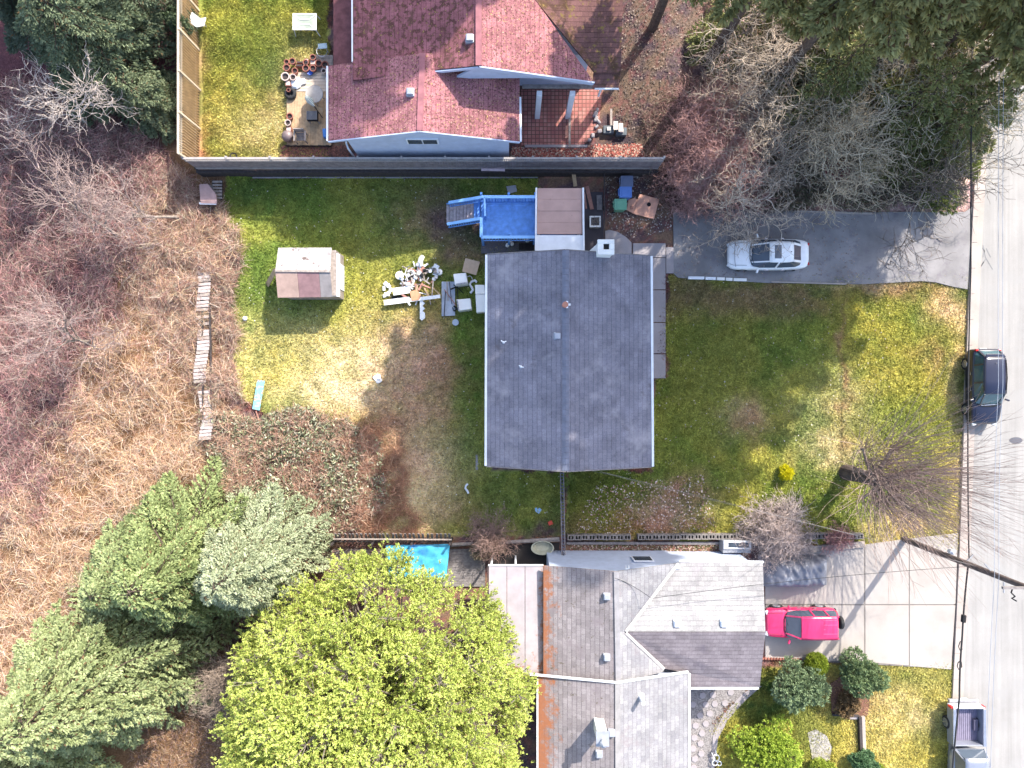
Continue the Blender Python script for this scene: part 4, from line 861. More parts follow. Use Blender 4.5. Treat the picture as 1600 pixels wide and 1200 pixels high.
# white edging blocks along the asphalt
for i,(x0,x1) in enumerate([(1075,1100),(1102,1118),(1120,1132),(1134,1144),(1146,1166)]):
    plank(x0,434.2+i*.7,x1,434.6+i*.7,.12,.16,M['white'] if i < 2 else M['chim'],'white painted kerb stone in the short row left of the driveway strip','kerb stone','kerb_stone',.14,'white kerb stones along the driveway')
plank(1205,440.5,1322,444,.1,.07,'kerb','long thin pale edging strip between the driveway and the front lawn','edging','edging_strip',.12)
plank(1240,330,1365,334,.12,.1,'kerb','thin pale edging along the upper side of the driveway under the bare branches','edging','edging_strip',.12)
# metal bin on the block wall
ub = thing('cold_frame', 'grey metal frame with a white rim and dark glass top on the block wall', 'cold frame', W(1152,856))
c = W(1152,856,.9); X0,X1 = W(1131,0,.9).x,W(1174,0,.9).x; Y1,Y0 = W(0,845,.9).y,W(0,858,.9).y
obj('body', MB().box(X0-.03,X1+.0,Y0-.25,Y1,0,.8), M['metal'], ub, bevel=.02)
obj('rim', MB().box(X0,X1,Y1-.1,Y1,.81,.9).box(X0,X1,Y0,Y0+.08,.81,.9).box(X0,X0+.25,Y0+.081,Y1-.101,.81,.9).box(X1-.12,X1,Y0+.081,Y1-.101,.81,.9), M['white'], ub, bevel=.01)
obj('glass_top', MB().box(X0+.252,X1-.122,Y0+.082,Y1-.102,.8,.86), M['glass'], ub)
# grey bins and boxes in the upper yard
for (x,y,l_) in ((951,202,'left'),(971,205,'right')):
    t = thing('crate', f'dark plastic crate with pale lid, {l_} one of the pair beside the brick patio', 'crate', W(x,y,.9)); c = W(x,y,1.2); 
    obj('body', MB().box(c.x-.3,c.x+.3,c.y-.22,c.y+.22,.9,1.2), simple('crate_plastic', (.10,.12,.14), .6), t, bevel=.03)
    q = W(x+ (11 if l_=='left' else -1), y-6, 1.35); obj('lid', MB().box(q.x-.13,q.x+.13,q.y-.24,q.y+.24,1.3,1.36).box(c.x-.1,c.x+.1,c.y-.1,c.y+.1,1.2,1.299), simple('crate_lid', (.62,.55,.5), .6), t, bevel=.01)
plank(955,170,955,196,1.1,.12,'wood','grey post lying above the pair of crates',"post")
plank(890,172,890,229,1.15,.12,'wood','weathered pale beam lying across the brick patio','beam','beam'); plank(885,196,885,216,1.12,.14,'woodred','short red brown beam beside the weathered beam on the brick patio','beam','beam')
for i,(x,y) in enumerate([(933,172),(930,179),(931,186),(935,190),(932,198),(926,212),(921,219),(937,205)]):
    o = obj('rock', MB().obox(W(x,y,1.05),(R.uniform(.2,.35),R.uniform(.15,.3),.2),R.random()*3,.2), M['slab'], loc=W(x,y,.9), bevel=.06); tag(o,'pale rough stone at the right edge of the brick patio','rock','stones edging the brick patio')
# ---------------- deck with pots in the upper yard ----------------
pd = thing('deck', 'low sun bleached wooden deck crowded with pots left of the red roofed house', 'deck', W(482,160,.9))
m = MB()
for i in range(17): x = 448+i*4.1; m.prism([XY(x,112,1.1),XY(x+3.9,112,1.1),XY(x+3.9,227,1.1),XY(x,227,1.1)], 1.02, 1.1+.004*(i%3))
obj('boards', m, M['woodtan'], pd); m = MB()
for i in range(5): y = 86+i*5.4; m.prism([XY(487,y,1.1),XY(520,y,1.1),XY(520,y+5.1,1.1),XY(487,y+5.1,1.1)], 1.02, 1.1)
obj('boards', m, M['wood'], pd)
m = MB()
for i in range(6): y = 113+i*5; m.prism([XY(462,y,1.14),XY(514,y,1.14),XY(514,y+4.5,1.14),XY(462,y+4.5,1.14)], 1.106, 1.13)
obj('pale_boards', m, simple('bleached_board',(.58,.48,.38),.85), pd)
obj('frame', MB().beam(W(447,228,1.0),W(518,228,1.0),.06,.2), M['wooddark'], pd)
for k,(x,y,r_,mm) in enumerate([(448,97,.13,'terra'),(457,96,.17,'terra'),(448,106,.18,'terra'),(461,111,.16,'terra'),(446,120,.22,'pot2'),(458,121,.17,'pot2'),(478,107,.18,'terra'),(489,107,.17,'terra'),(489,90,.16,'terra'),(498,99,.18,'terra'),(508,101,.18,'terra'),(451,141,.1,'terra'),(453,182,.17,'terra'),(450,192,.16,'pot2'),(478,98,.15,'terra'),(506,111,.13,'pot2')]):
    c = W(x,y,1.4); c.z = 1.1; t = thing('flower_pot', 'round clay flower pot on the crowded sunny deck by the red roofed house', 'flower pot', c, 0, 'clay pots on the upper deck')
    mm = M[mm]; obj('pot', MB().lathe((0,0,0), [(r_*.6,0),(r_*.95,.28),(r_*1.1,.28),(r_*1.1,.36),(r_*.85,.36),(r_*.8,.22),(.01,.2)], 18), mm, t, local=True)
    obj('soil', MB().lathe((0,0,.2), [(r_*.78,0),(r_*.8,.05),(r_*.3,.07)], 12), M['wooddark'], t, local=True)
for (x,y,sx,sy,lb) in [(470,97,.5,.1,'long thin red box in the row of pots, upper one'),(469,102,.55,.12,'long thin red box in the row of pots, lower one'),(489,97,.32,.3,'square red planter between round pots'),(450,130,.3,.3,'square red brown planter above the dark tyre pot'),(451,202,.3,.28,'square red planter near the grey ball'),(479,95,.22,.25,'small square red planter at the top of the pot group')]:
    c = W(x,y,1.35); t = thing('planter_box', lb, 'planter', (c.x,c.y,1.1)); m = MB().box(c.x-sx/2,c.x+sx/2,c.y-sy/2,c.y+sy/2,1.1,1.35); obj('box', m, M['terra'], t, bevel=.01); obj('soil', MB().box(c.x-sx*.4,c.x+sx*.4,c.y-sy*.38,c.y+sy*.38,1.351,1.36), M['pot2'] if sy>.2 else M['wooddark'], t)
tag(obj('tyre_pot', MB().lathe(W(455,148,1.1), [(.25,0),(.33,.08),(.33,.18),(.25,.26),(.15,.2),(.12,.05)], 20), M['rubber'], loc=W(455,148,1.1), smooth=True), 'dark round tyre planter at the left edge of the crowded deck', 'planter')
tag(obj('round_kettle', MB().lathe(W(452,216,1.1), [(.1,0),(.28,.1),(.33,.3),(.27,.48),(.1,.56)], 20), simple('kettle_metal',(.22,.17,.17),.5,.3), loc=W(452,216,1.1), smooth=True), 'round dark metal kettle barbecue at the lower left of the crowded deck', 'barbecue')
tag(obj('blue_pot', MB().lathe(W(486,115,1.1), [(.12,0),(.17,.2),(.18,.25),(.05,.2)], 8), simple('blue_glaze',(.05,.12,.5),.4), loc=W(486,115,1.1)), 'small blue pot on the crowded deck', 'pot')
tag(obj('blue_bag', MB().obox(W(508,209,1.3),(.2,.5,.35),.1), simple('blue_sack',(.08,.25,.6),.6), loc=W(508,209,1.1), bevel=.05), 'blue sack against the wall of the red roofed house', 'sack')
tag(obj('white_bag', MB().lathe(W(463,131,1.1), [(.3,0),(.36,.1),(.25,.2),(.08,.24)], 9).obox(W(472,128,1.2),(.4,.3,.12),.3), M['whitebox'], loc=W(463,131,1.1), bevel=.02), 'white plastic bag spread on the crowded deck below the pots', 'bag')
gt = thing('round_table', 'round glass garden table on the crowded deck', 'table', W(491,147,1.1)); gm = simple('table_glass', (.40,.36,.32), .15, bump=0, spec=.6)
obj('top', MB().lathe(W(491,147,1.8), [(.45,0),(.46,.02)], 28), gm, gt); obj('rim', MB().tube([W(491,147,1.8)+Vector((.47*math.cos(a),.47*math.sin(a),0)) for a in np.linspace(0,2*math.pi,25)], .02, 5), M['metal'], gt)
for a in (0,1.57,3.14,4.71): c = W(491,147,1.8); obj('leg', MB().beam((c.x+.3*math.cos(a),c.y+.3*math.sin(a),1.78),(c.x+.38*math.cos(a),c.y+.38*math.sin(a),1.1),.03,.03), M['metal'], gt)
um = thing('folded_umbrella', 'folded green and white striped parasol lying across the round glass table', 'umbrella', W(485,160,1.1))
ms = NT('striped_cloth', .8); wv = ms.n('TexWave'); wv.inputs['Scale'].default_value = 5; ms.link(ms.coord(rot=.6), wv.inputs[0]); ms.color(ms.mix(ms.ramp(wv.outputs[1],[(.45,0.),(.55,1.)]), (.62,.62,.58), (.16,.22,.19)))
obj('cloth', MB().tube([W(478,151,1.95),W(484,157,1.95),W(491,166,1.95)], [.1,.2,.04], 10), ms.m, um); obj('pole', MB().tube([W(491,166,1.95),W(504,184,1.5)], .025, 6), M['dark'], um)
bb = thing('grill', 'dark wire topped grill cart on the crowded deck below the striped parasol', 'grill', W(487,180,1.1))
c = W(487,180,1.8); obj('body', MB().box(c.x-.3,c.x+.3,c.y-.25,c.y+.25,1.5,1.78), M['dark'], bb, bevel=.03); m = MB()
for i in range(9): m.box(c.x-.27+i*.065,c.x-.25+i*.065,c.y-.24,c.y+.24,1.785,1.8)
obj('grate', m, M['metal'], bb)
for sx in (-.25,.25):
    for sy in (-.2,.2): obj('leg', MB().box(c.x+sx-.02,c.x+sx+.02,c.y+sy-.02,c.y+sy+.02,1.1,1.5), M['metal'], bb)
ch = thing('garden_chair', 'pale wooden garden chair at the bottom of the crowded deck', 'chair', W(470,214,1.1)); c = W(470,214,1.5); m = MB()
for i in range(5): m.box(c.x-.25,c.x+.25,c.y-.2+i*.09,c.y-.13+i*.09,1.5,1.52)
obj('seat', m, M['woodgrey'], ch)
for sx in (-1,1):
    obj('arm', MB().box(c.x+sx*.3-.04,c.x+sx*.3+.04,c.y-.3,c.y+.28,1.7,1.73), M['wood'], ch)
    for sy in (-.25,.22): obj('leg', MB().box(c.x+sx*.28-.025,c.x+sx*.28+.025,c.y+sy-.025,c.y+sy+.025,1.1,1.7), M['wood'], ch)
obj('back', MB().box(c.x-.28,c.x+.28,c.y+.26,c.y+.31,1.5,2.0), M['wood'], ch)
tag(obj('wooden_stand', MB().beam(W(492,170,1.5),W(500,186,1.3),.12,.05).beam(W(500,168,1.6),W(500,186,1.3),.35,.04), M['woodtan'], loc=W(500,178,1.1)), 'reddish tan board stand right of the grill cart', 'stand')
hc = thing('hose_stand', 'round wire plant stand with a pale blue cloth at the top of the crowded deck', 'plant stand', W(503,80,1.1))
obj('ring', MB().tube([W(503,80,1.6)+Vector((.3*math.cos(a),.3*math.sin(a),0)) for a in np.linspace(0,2*math.pi,21)], .02, 5), M['metal'], hc); obj('cloth', MB().obox(W(504,72,1.65),(.5,.3,.05),.1), simple('pale_blue_cloth',(.4,.5,.55),.7), hc, bevel=.02)
for a in (0.5,2.6,4.7): c = W(503,80,1.6); obj('leg', MB().beam((c.x+.28*math.cos(a),c.y+.28*math.sin(a),1.6),(c.x+.3*math.cos(a),c.y+.3*math.sin(a),.95),.02,.02), M['metal'], hc)
# patio table on the lawn
pt = thing('patio_table', 'square glass patio table with a white frame alone on the upper lawn', 'table', W(476,34,.9)); c = W(476,34,1.6)
gm2 = simple('pale_glass', (.34,.38,.31), .2, bump=0, spec=.6)
obj('glass_top', MB().box(c.x-.6,c.x+.6,c.y-.4,c.y+.4,1.585,1.595), gm2, pt)
fr_ = MB()
for s_ in ((-.66,.66,.4,.46),(-.66,.66,-.46,-.4),(-.66,-.6,-.399,.399),(.6,.66,-.399,.399),(-.25,.25,.1,.14),(-.25,.25,-.16,-.12)): fr_.box(c.x+s_[0],c.x+s_[1],c.y+s_[2],c.y+s_[3],1.58,1.62)
for sx in (-1,1):
    for sy in (-1,1): fr_.beam((c.x+sx*.62,c.y+sy*.42,1.6),(c.x+sx*.24,c.y+sy*.12,1.6),.03,.03)
obj('frame', fr_, M['white'], pt)
for sx in (-1,1):
    for sy in (-1,1): obj('leg', MB().beam((c.x+sx*.6,c.y+sy*.42,1.58),(c.x+sx*.7,c.y+sy*.5,.85),.035,.035), M['white'], pt)
wc = thing('lounge_chair', 'white reclining lawn chair leaning on the tan fence beside the conifers', 'chair', W(305,33,.9))
obj('seat', MB().beam(W(297,26,2.0),W(310,36,1.5),.55,.05), M['whitebox'], wc, bevel=.01); obj('back', MB().beam(W(310,36,1.5),W(320,34,1.9),.5,.05), M['whitebox'], wc, bevel=.01)
for p_,q_ in (((300,42,1.7),(314,44,1.1)),((316,28,1.6),(322,42,1.2))): obj('leg', MB().beam(W(*p_),W(*q_),.04,.04), M['metal'], wc)
tag(obj('flower_tub', MB().lathe(W(368,247,.9), [(.16,0),(.2,.3),(.22,.32),(.16,.3),(.14,.2)], 14), M['rubber'], loc=W(368,247,.9)), 'small black pot behind the long fence on the upper lawn', 'pot')
# stepping stones
st = [(1083,1101),(1098,1087),(1114,1086),(1103,1101),(1117,1100),(1133,1099),(1142,1082),(1094,1118),(1109,1115),(1087,1134),(1103,1131),(1097,1146),(1085,1153),(1095,1162),(1083,1170),(1096,1178),(1086,1186),(1113,1186),(1084,1200)]
for i,(x,y) in enumerate(st):
    p = W(x,y,.1); o = obj('stepping_stone', MB().prism([(p.x+.2*math.cos(a+i*.3),p.y+.2*math.sin(a+i*.3)) for a in np.linspace(0,2*math.pi,7)[:-1]], -.02, .1), M['slab'], loc=p, bevel=.01)
    tag(o, 'six sided stepping stone in the gravel bed right of the lower house', 'stepping stone', 'stepping stones in the gravel bed')
bk = thing('garden_ornament', 'bent metal garden ornament of rings at the bottom of the gravel bed', 'ornament', W(1119,1187))
for (x,y,r_) in ((1119,1184,.18),(1117,1192,.15),(1124,1193,.12)): obj('ring', MB().tube([W(x,y,.3)+Vector((r_*math.cos(a),r_*math.sin(a),0)) for a in np.linspace(0,2*math.pi,15)], .03, 5), M['chim'], bk)
obj('rod', MB().beam(W(1112,1176,.3),W(1119,1190,.3),.04,.04).beam(W(1118,1172,.3),W(1120,1181,.3),.04,.04), M['chim'], bk)
tag(obj('garden_edging', MB().beam(W(1343,1119,.15),W(1345,1175,.15),.16,.25), M['wooddark'], loc=W(1344,1147)), 'dark upright timber edging dividing the lower right lawn', 'edging'); plank(1348,1119,1350,1175,.1,.2,'kerb','pale kerb strip right of the dark timber edging','edging','edging_strip',.15)
plank(1327,1121,1341,1121,.12,.2,'slab','short pale slab left of the dark timber edging','slab','slab')
tag(obj('garden_edging', MB().beam(W(1300,1116,.1),W(1341,1118,.1),.1,.2), M['wooddark'], loc=W(1320,1117)), 'dark edging below the red mulch bed', 'edging')
m = MB()
for i in range(14): p = W(1192+i*4.6,1029.5+i*.12,.2); m.lathe((p.x,p.y,0), [(.07,0),(.07,.2),(.03,.21)], 8)
tag(obj('brick_edging', m, M['terra'], loc=W(1220,1030)), 'row of small red round edging stones below the concrete driveway', 'edging')
# house wing right edge strip boards of the low house yard
# ---------------- vehicles ----------------
def carpaint(name, col, rough=.3, metal=0):
    t = NT(name, rough, metal, .5); t.b.inputs['Coat Weight'].default_value = .6; t.b.inputs['Coat Roughness'].default_value = .1
    t.color(t.mix(1, col, t.ramp(t.noise(1.5,4),[(.3,.88),(.7,1.05)]), 'MULTIPLY')); return t.m
M['cglass'] = simple('car_glass', (.07,.09,.12), .06, var=.1, bump=0, spec=.7)
M['lamp_red'] = simple('red_lens', (.5,.02,.02), .3, bump=0); M['lamp_clear'] = simple('clear_lens', (.6,.62,.65), .15, bump=0, spec=.6)
M['chrome'] = simple('bright_metal', (.55,.55,.58), .25, .8, bump=0)
M['tyre'] = M['rubber']
def vehicle(name, label, cat, loc, rz, paint, L, Wd, st, belt, roof, rh, wheels, wr=.33, glassmat=None, roofmat=None, mirror_x=None, extra=None):
    """st: (x, half width, top z, bottom z) stations nose to tail (x forward). belt: outline of glasshouse base [(x, halfw, z)], roof: [(x, halfw)] front..rear"""
    t = thing(name, label, cat, loc, rz)
    prof = lambda w_, zt, zb: [(-w_*.86,zb),(-w_*.97,zb+.12),(-w_,(zb+zt)/2),(-w_*.975,zt-.13),(-w_*.88,zt-.03),(-w_*.5,zt+.015),(0,zt+.03),(w_*.5,zt+.015),(w_*.88,zt-.03),(w_*.975,zt-.13),(w_,(zb+zt)/2),(w_*.97,zb+.12),(w_*.86,zb)]
    v = []; f = []; n = 13
    for (x,w_,zt,zb) in st: v += [(x,y,z) for y,z in prof(w_,zt,zb)]
    for i in range(len(st)-1):
        for j in range(n-1): a = i*n+j; f.append((a,a+n,a+n+1,a+1))
        f.append((i*n+n-1,(i+1)*n+n-1,(i+1)*n,i*n))
    f.append(tuple(range(n))); f.append(tuple(range(len(st)*n-1,(len(st)-1)*n-1,-1)))
    b = MB(); b.v = v; b.f = f; body = obj('body', b, paint, t, local=True, smooth=True, sub=2)
    # glasshouse
    k = len(belt); lv = [(x,w_,z) for x,w_,z in belt]; rv = roof
    g = MB(); ring = [(x,-w_,z) for x,w_,z in lv]+[(x,w_,z) for x,w_,z in lv[::-1]]; top = [(x,-w_,rh) for x,w_ in rv]+[(x,w_,rh) for x,w_ in rv[::-1]]
    m_ = len(ring); g.add(ring+top, [(i,(i+1)%m_,(i+1)%m_+m_,i+m_) for i in range(m_)]+[tuple(range(m_,2*m_))]); obj('windows', g, glassmat or M['cglass'], t, local=True)
    # roof skin, domed
    n2 = 9; v = []; f = []
    xs = [p[0] for p in rv]; ws = [p[1] for p in rv]
    for i,(x,w_) in enumerate(zip(xs,ws)):
        dz = .05*(1-((i-(len(xs)-1)/2)/((len(xs)-1)/2))**2)
        for j in range(n2): y = (j/(n2-1)*2-1); v.append((x,y*(w_+.02),rh+.01+dz+.05*(1-y*y)-.0))
    for i in range(len(xs)-1):
        for j in range(n2-1): a = i*n2+j; f.append((a,a+n2,a+n2+1,a+1))
    r_ = MB(); r_.v = v; r_.f = f; ro = obj('roof', r_, roofmat or paint, t, local=True, smooth=True); s_ = ro.modifiers.new('s','SOLIDIFY'); s_.thickness = .045; s_.offset = 1
    # pillars
    def pil(bx, bw, bz, rx, rw, wd=.09):
        for sy in (-1,1): obj('pillar', MB().beam((bx,sy*bw,bz),(rx,sy*rw,rh+.01),wd,.05), paint, t, local=True, bevel=.01)
    pil(belt[0][0]-.0,belt[0][1]-.02,belt[0][2],rv[0][0],rv[0][1],.08); pil(belt[-1][0],belt[-1][1]-.02,belt[-1][2],rv[-1][0],rv[-1][1],.13)
    for bx in (extra or {}).get('mid',[]):
        w1 = max(p[1] for p in belt); w2 = max(ws); z1 = belt[len(belt)//2][2]; pil(bx, w1+.005, z1-.02, bx-.05, w2+.005, .09)
    for x in wheels:
        for sy in (-1,1):
            w_ = obj('wheel', MB().lathe((x,sy*(Wd/2-.13),wr), [(wr*.55,-.115),(wr*.93,-.115),(wr,-.07),(wr,.07),(wr*.93,.115),(wr*.55,.115)], 24, 'Y'), M['rubber'], t, local=True)
            obj('rim', MB().lathe((x,sy*(Wd/2-.02),wr), [(wr*.6,-.02),(wr*.62,.0),(wr*.3,.015 if sy>0 else .005)], 16, 'Y'), M['chrome'], w_, local=True)
    if mirror_x is not None:
        w1 = Wd/2
        for sy in (-1,1): obj('mirror', MB().obox((mirror_x,sy*(w1+.1),belt[0][2]+.08),(.1,.24,.14),-sy*.35), (extra or {}).get('mirror',paint), t, local=True, bevel=.03)
    zt = st[0][2]; 
    x0,x1 = st[1], st[-2]
    for sy in (-1,1):
        obj('headlight', MB().obox((x0[0]+.02,sy*x0[1]*.78,x0[2]-.12),(.18,.24,.12),-sy*.35), M['lamp_clear'], t, local=True, bevel=.03)
        obj('tail_light', MB().obox((x1[0]+.03,sy*x1[1]*.80,x1[2]-.08),(.12,.16,.16),sy*.25), M['lamp_red'], t, local=True, bevel=.03)
    seam = simple('seam_'+name, tuple(q*.25 for q in (extra or {}).get('seamcol',(.2,.2,.22))), .6, bump=0)
    hood = [q for q in st if q[0] > belt[0][0]-.05]
    for sy in (-1,1): obj('bonnet_seam', MB().tube([(x,sy*w_*.74,zt+.008) for x,w_,zt,zb in hood[1:]], .009, 4), seam, t, local=True)
    obj('cowl', MB().tube([(belt[1][0]+.05,-belt[1][1]*.9,belt[1][2]+.02),(belt[0][0]+.06,-.3,belt[0][2]+.04),(belt[0][0]+.06,.3,belt[0][2]+.04),(belt[1][0]+.05,belt[1][1]*.9,belt[1][2]+.02)], .022, 5), M['dark'], t, local=True)
    for y0,y1 in ((-.45,.05),(.1,.55)): obj('wiper', MB().beam((belt[0][0]+.03,y0,belt[0][2]+.05),(belt[0][0]-.12,y1,belt[0][2]+.13),.018,.015), M['dark'], t, local=True)
    for sy in (-1,1):
        for hx in (.15,-.75): obj('door_handle', MB().box(hx-.09,hx+.09,sy*(Wd/2+.005)-.02,sy*(Wd/2+.005)+.02,st[len(st)//2][2]-.2,st[len(st)//2][2]-.16), M['chrome'], t, local=True)
    obj('number_plate', MB().box(st[-1][0]-.03,st[-1][0]-.005,-.2,.2,.5,.62), M['white'], t, local=True)
    bx = belt[0][0]
    return t
white = carpaint('white_car_paint', (.88,.89,.90)); blue = carpaint('dark_blue_paint', (.008,.010,.03)); red = carpaint('red_paint', (.68,.03,.13)); silver = carpaint('silver_paint', (.26,.28,.34), .3, .3)
# white sedan, nose to the left
wl_ = vehicle('sedan', 'white sedan with a sunroof parked on the asphalt driveway under bare branches', 'car', W(1194,401,0), math.pi, white, 4.6, 1.78,
  [(2.27,.50,.52,.28),(2.2,.70,.62,.22),(2.0,.83,.72,.2),(1.3,.88,.86,.2),(.8,.885,.93,.2),(0,.89,.94,.2),(-.9,.885,.95,.2),(-1.5,.87,.98,.2),(-2.0,.80,.97,.24),(-2.22,.68,.88,.3),(-2.27,.5,.7,.34)],
  [(1.08,.50,.90),(.98,.72,.93),(.6,.80,.94),(-.6,.80,.95),(-1.4,.76,.97),(-1.65,.66,.99),(-1.72,.48,.99)],
  [(.22,.52),(.2,.56),(0,.57),(-.5,.575),(-.9,.56),(-1.12,.52),(-1.15,.48)], 1.38, (1.38,-1.33), .32, mirror_x=.75, extra={'mid':[-.3]})
sm = MB().tube([(1.98+.12*math.cos(a)-.12,.72*math.sin(a),.735+.1*abs(math.cos(a))) for a in np.linspace(-1.35,1.35,13)], .022, 4); obj('bonnet_seam', sm, M['galv'], wl_, local=True)
obj('sunroof', MB().box(-.44,-.06,-.37,.37,1.465,1.495), M['cglass'], wl_, local=True, bevel=.02)
obj('aerial', MB().lathe((-.98,0,1.42), [(.04,0),(.02,.12)], 8), M['dark'], wl_, local=True)
# dark blue SUV, nose down the picture
dv = vehicle('suv', 'dark blue compact suv parked at the kerb on the right', 'car', W(1525,604,0), -math.pi/2, blue, 4.35, 1.8,
  [(2.15,.55,.66,.3),(2.1,.74,.78,.24),(1.9,.85,.90,.22),(1.2,.895,1.02,.22),(.7,.90,1.06,.22),(0,.90,1.08,.22),(-1.0,.90,1.10,.22),(-1.8,.88,1.12,.24),(-2.08,.80,1.08,.28),(-2.16,.66,.9,.34)],
  [(1.05,.5,1.04),(.92,.74,1.06),(.4,.84,1.08),(-1.0,.84,1.1),(-1.8,.78,1.1),(-2.02,.6,1.08)],
  [(.42,.56),(.38,.62),(-.3,.64),(-1.0,.64),(-1.5,.60),(-1.68,.54)], 1.56, (1.3,-1.3), .35, mirror_x=.75, extra={'mid':[-.2,-1.2]}, glassmat=simple('teal_glass',(.04,.09,.11),.08,bump=0,spec=.7))
obj('spoiler', MB().box(-1.82,-1.62,-.5,.5,1.57,1.6), blue, dv, local=True, bevel=.01); obj('aerial', MB().lathe((-1.3,0,1.65), [(.03,0),(.015,.1)], 8), M['chrome'], dv, local=True)
obj('wiper', MB().beam((1.06,-.45,1.1),(1.0,.4,1.13),.03,.02), M['chrome'], dv, local=True)
for sy in (-1,1): obj('roof_rail', MB().tube([(.2,sy*.6,1.63),(-.5,sy*.62,1.67),(-1.5,sy*.58,1.63)], .022, 6), M['dark'], dv, local=True)
# red SUV with spare wheel, nose to the left
rv_ = vehicle('suv', 'bright red older suv with a spare wheel on its tail in the concrete driveway', 'car', W(1243,966,0), math.pi, red, 4.1, 1.72,
  [(1.98,.62,.78,.4),(1.92,.76,.88,.34),(1.7,.82,.93,.32),(1.1,.85,.99,.32),(.6,.86,1.02,.32),(-.5,.86,1.04,.32),(-1.5,.85,1.04,.34),(-1.9,.82,1.03,.36),(-1.96,.72,.95,.4)],
  [(1.0,.5,1.0),(.86,.72,1.02),(.4,.80,1.04),(-.8,.80,1.04),(-1.75,.78,1.05),(-1.86,.7,1.05)],
  [(.36,.60),(.32,.63),(-.4,.64),(-1.1,.64),(-1.6,.63),(-1.7,.60)], 1.62, (1.25,-1.2), .37, mirror_x=.8, extra={'mid':[-.35,-1.15]})
for y in (-.45,-.2,.05,.3): obj('roof_rib', MB().beam((-.85,y,1.72),(-1.6,y,1.7),.03,.02), carpaint('pink_red_paint',(.74,.10,.24)), rv_, local=True)
sp = obj('spare_wheel', MB().lathe((-2.12,-.1,1.0), [(.18,-.09),(.33,-.09),(.36,-.05),(.36,.05),(.33,.09),(.18,.09)], 22, 'X'), M['rubber'], rv_, local=True); obj('spare_rim', MB().lathe((-2.2,-.1,1.0), [(.2,-.02),(.2,.02)], 14, 'X'), M['metal'], sp, local=True)
obj('bumper', MB().box(-2.05,-1.95,-.75,.75,.5,.65), M['dark'], rv_, local=True, bevel=.02); obj('bumper', MB().box(1.97,2.06,-.75,.75,.45,.62), M['dark'], rv_, local=True, bevel=.02)
# silver pickup, nose down
pk = thing('pickup_truck', 'silver pickup truck with an open bed parked in the lower right corner', 'pickup truck', W(1496,1161,0), -math.pi/2)
P_ = silver; 
bd = MB()
z0,z1 = .45,1.05; bx0,bx1 = -.35,-2.45
bd.box(bx1,bx0,-.9,-.78,z0,z1).box(bx1,bx0,.78,.9,z0,z1).box(bx0-.08,bx0,-.779,.779,z0,z1)
obj('bed_side', bd, P_, pk, local=True, bevel=.03)
obj('tailgate', MB().box(bx1-.1,bx1-.005,-.9,.9,z0,z1), carpaint('pale_tailgate',(.6,.62,.68)), pk, local=True, bevel=.03)
fl = MB().box(bx1,bx0-.081,-.779,.779,.45,.52)
for i in range(14): fl.box(bx1+.02,bx0-.1,-.75+i*.11,-.71+i*.11,.52,.545)
obj('bed_floor', fl, simple('bed_liner',(.22,.20,.28),.7), pk, local=True)
for sy in (-.62,.62): obj('wheel_box', MB().box(-1.7,-1.05,sy-.14,sy+.14,.52,.72), simple('bed_liner_dark',(.12,.11,.16),.7), pk, local=True, bevel=.04)
obj('bed_rail', MB().box(bx1,bx0,-.93,-.77,1.052,1.09), M['chrome'], pk, local=True, bevel=.01); obj('bed_rail', MB().box(bx1,bx0,.77,.93,1.052,1.09), M['chrome'], pk, local=True, bevel=.01)
# hood and cab
b = MB(); prof = [(-.2,.9,1.1),(.6,.92,1.12),(1.35,.92,1.1),(1.6,.91,1.06),(2.3,.88,.98),(2.6,.78,.86),(2.66,.6,.7)]
n = 9; v=[]; f=[]
for x,w_,zt in prof: v += [(x,y,z) for y,z in [(-w_*.95,.35),(-w_,.7),(-w_*.97,zt-.08),(-w_*.6,zt+.02),(0,zt+.04),(w_*.6,zt+.02),(w_*.97,zt-.08),(w_,.7),(w_*.95,.35)]]
for i in range(len(prof)-1):
    for j in range(n-1): a = i*n+j; f.append((a,a+1,a+n+1,a+n))
    f.append((i*n+n-1,i*n,(i+1)*n,(i+1)*n+n-1))
f.append(tuple(range(n-1,-1,-1))); f.append(tuple(range((len(prof)-1)*n,len(prof)*n)))
b.v=v; b.f=f; obj('body', b, P_, pk, local=True, smooth=True, sub=2)
g = MB(); ring = [(-.22,-.84,1.08),(1.4,-.84,1.1),(1.55,-.5,1.1),(1.55,.5,1.1),(1.4,.84,1.1),(-.22,.84,1.08)]; top = [(.02,-.64,1.68),(.95,-.64,1.68),(1.0,-.4,1.68),(1.0,.4,1.68),(.95,.64,1.68),(.02,.64,1.68)]
g.add(ring+top, [(i,(i+1)%6,(i+1)%6+6,i+6) for i in range(6)]+[tuple(range(6,12))]); obj('windows', g, M['cglass'], pk, local=True)
r_ = MB(); 
for i in range(4):
    pass
v=[];f=[]
for i,x in enumerate((-.06,.25,.7,1.0)):
    for j in range(7): y = (j/6*2-1); v.append((x,y*.68,1.7+.05*(1-y*y)+(.02 if 0<i<3 else 0)))
for i in range(3):
    for j in range(6): a=i*7+j; f.append((a,a+7,a+8,a+1))
r_.v=v; r_.f=f; o = obj('roof', r_, P_, pk, local=True, smooth=True); s_ = o.modifiers.new('s','SOLIDIFY'); s_.thickness=.05; s_.offset = 1
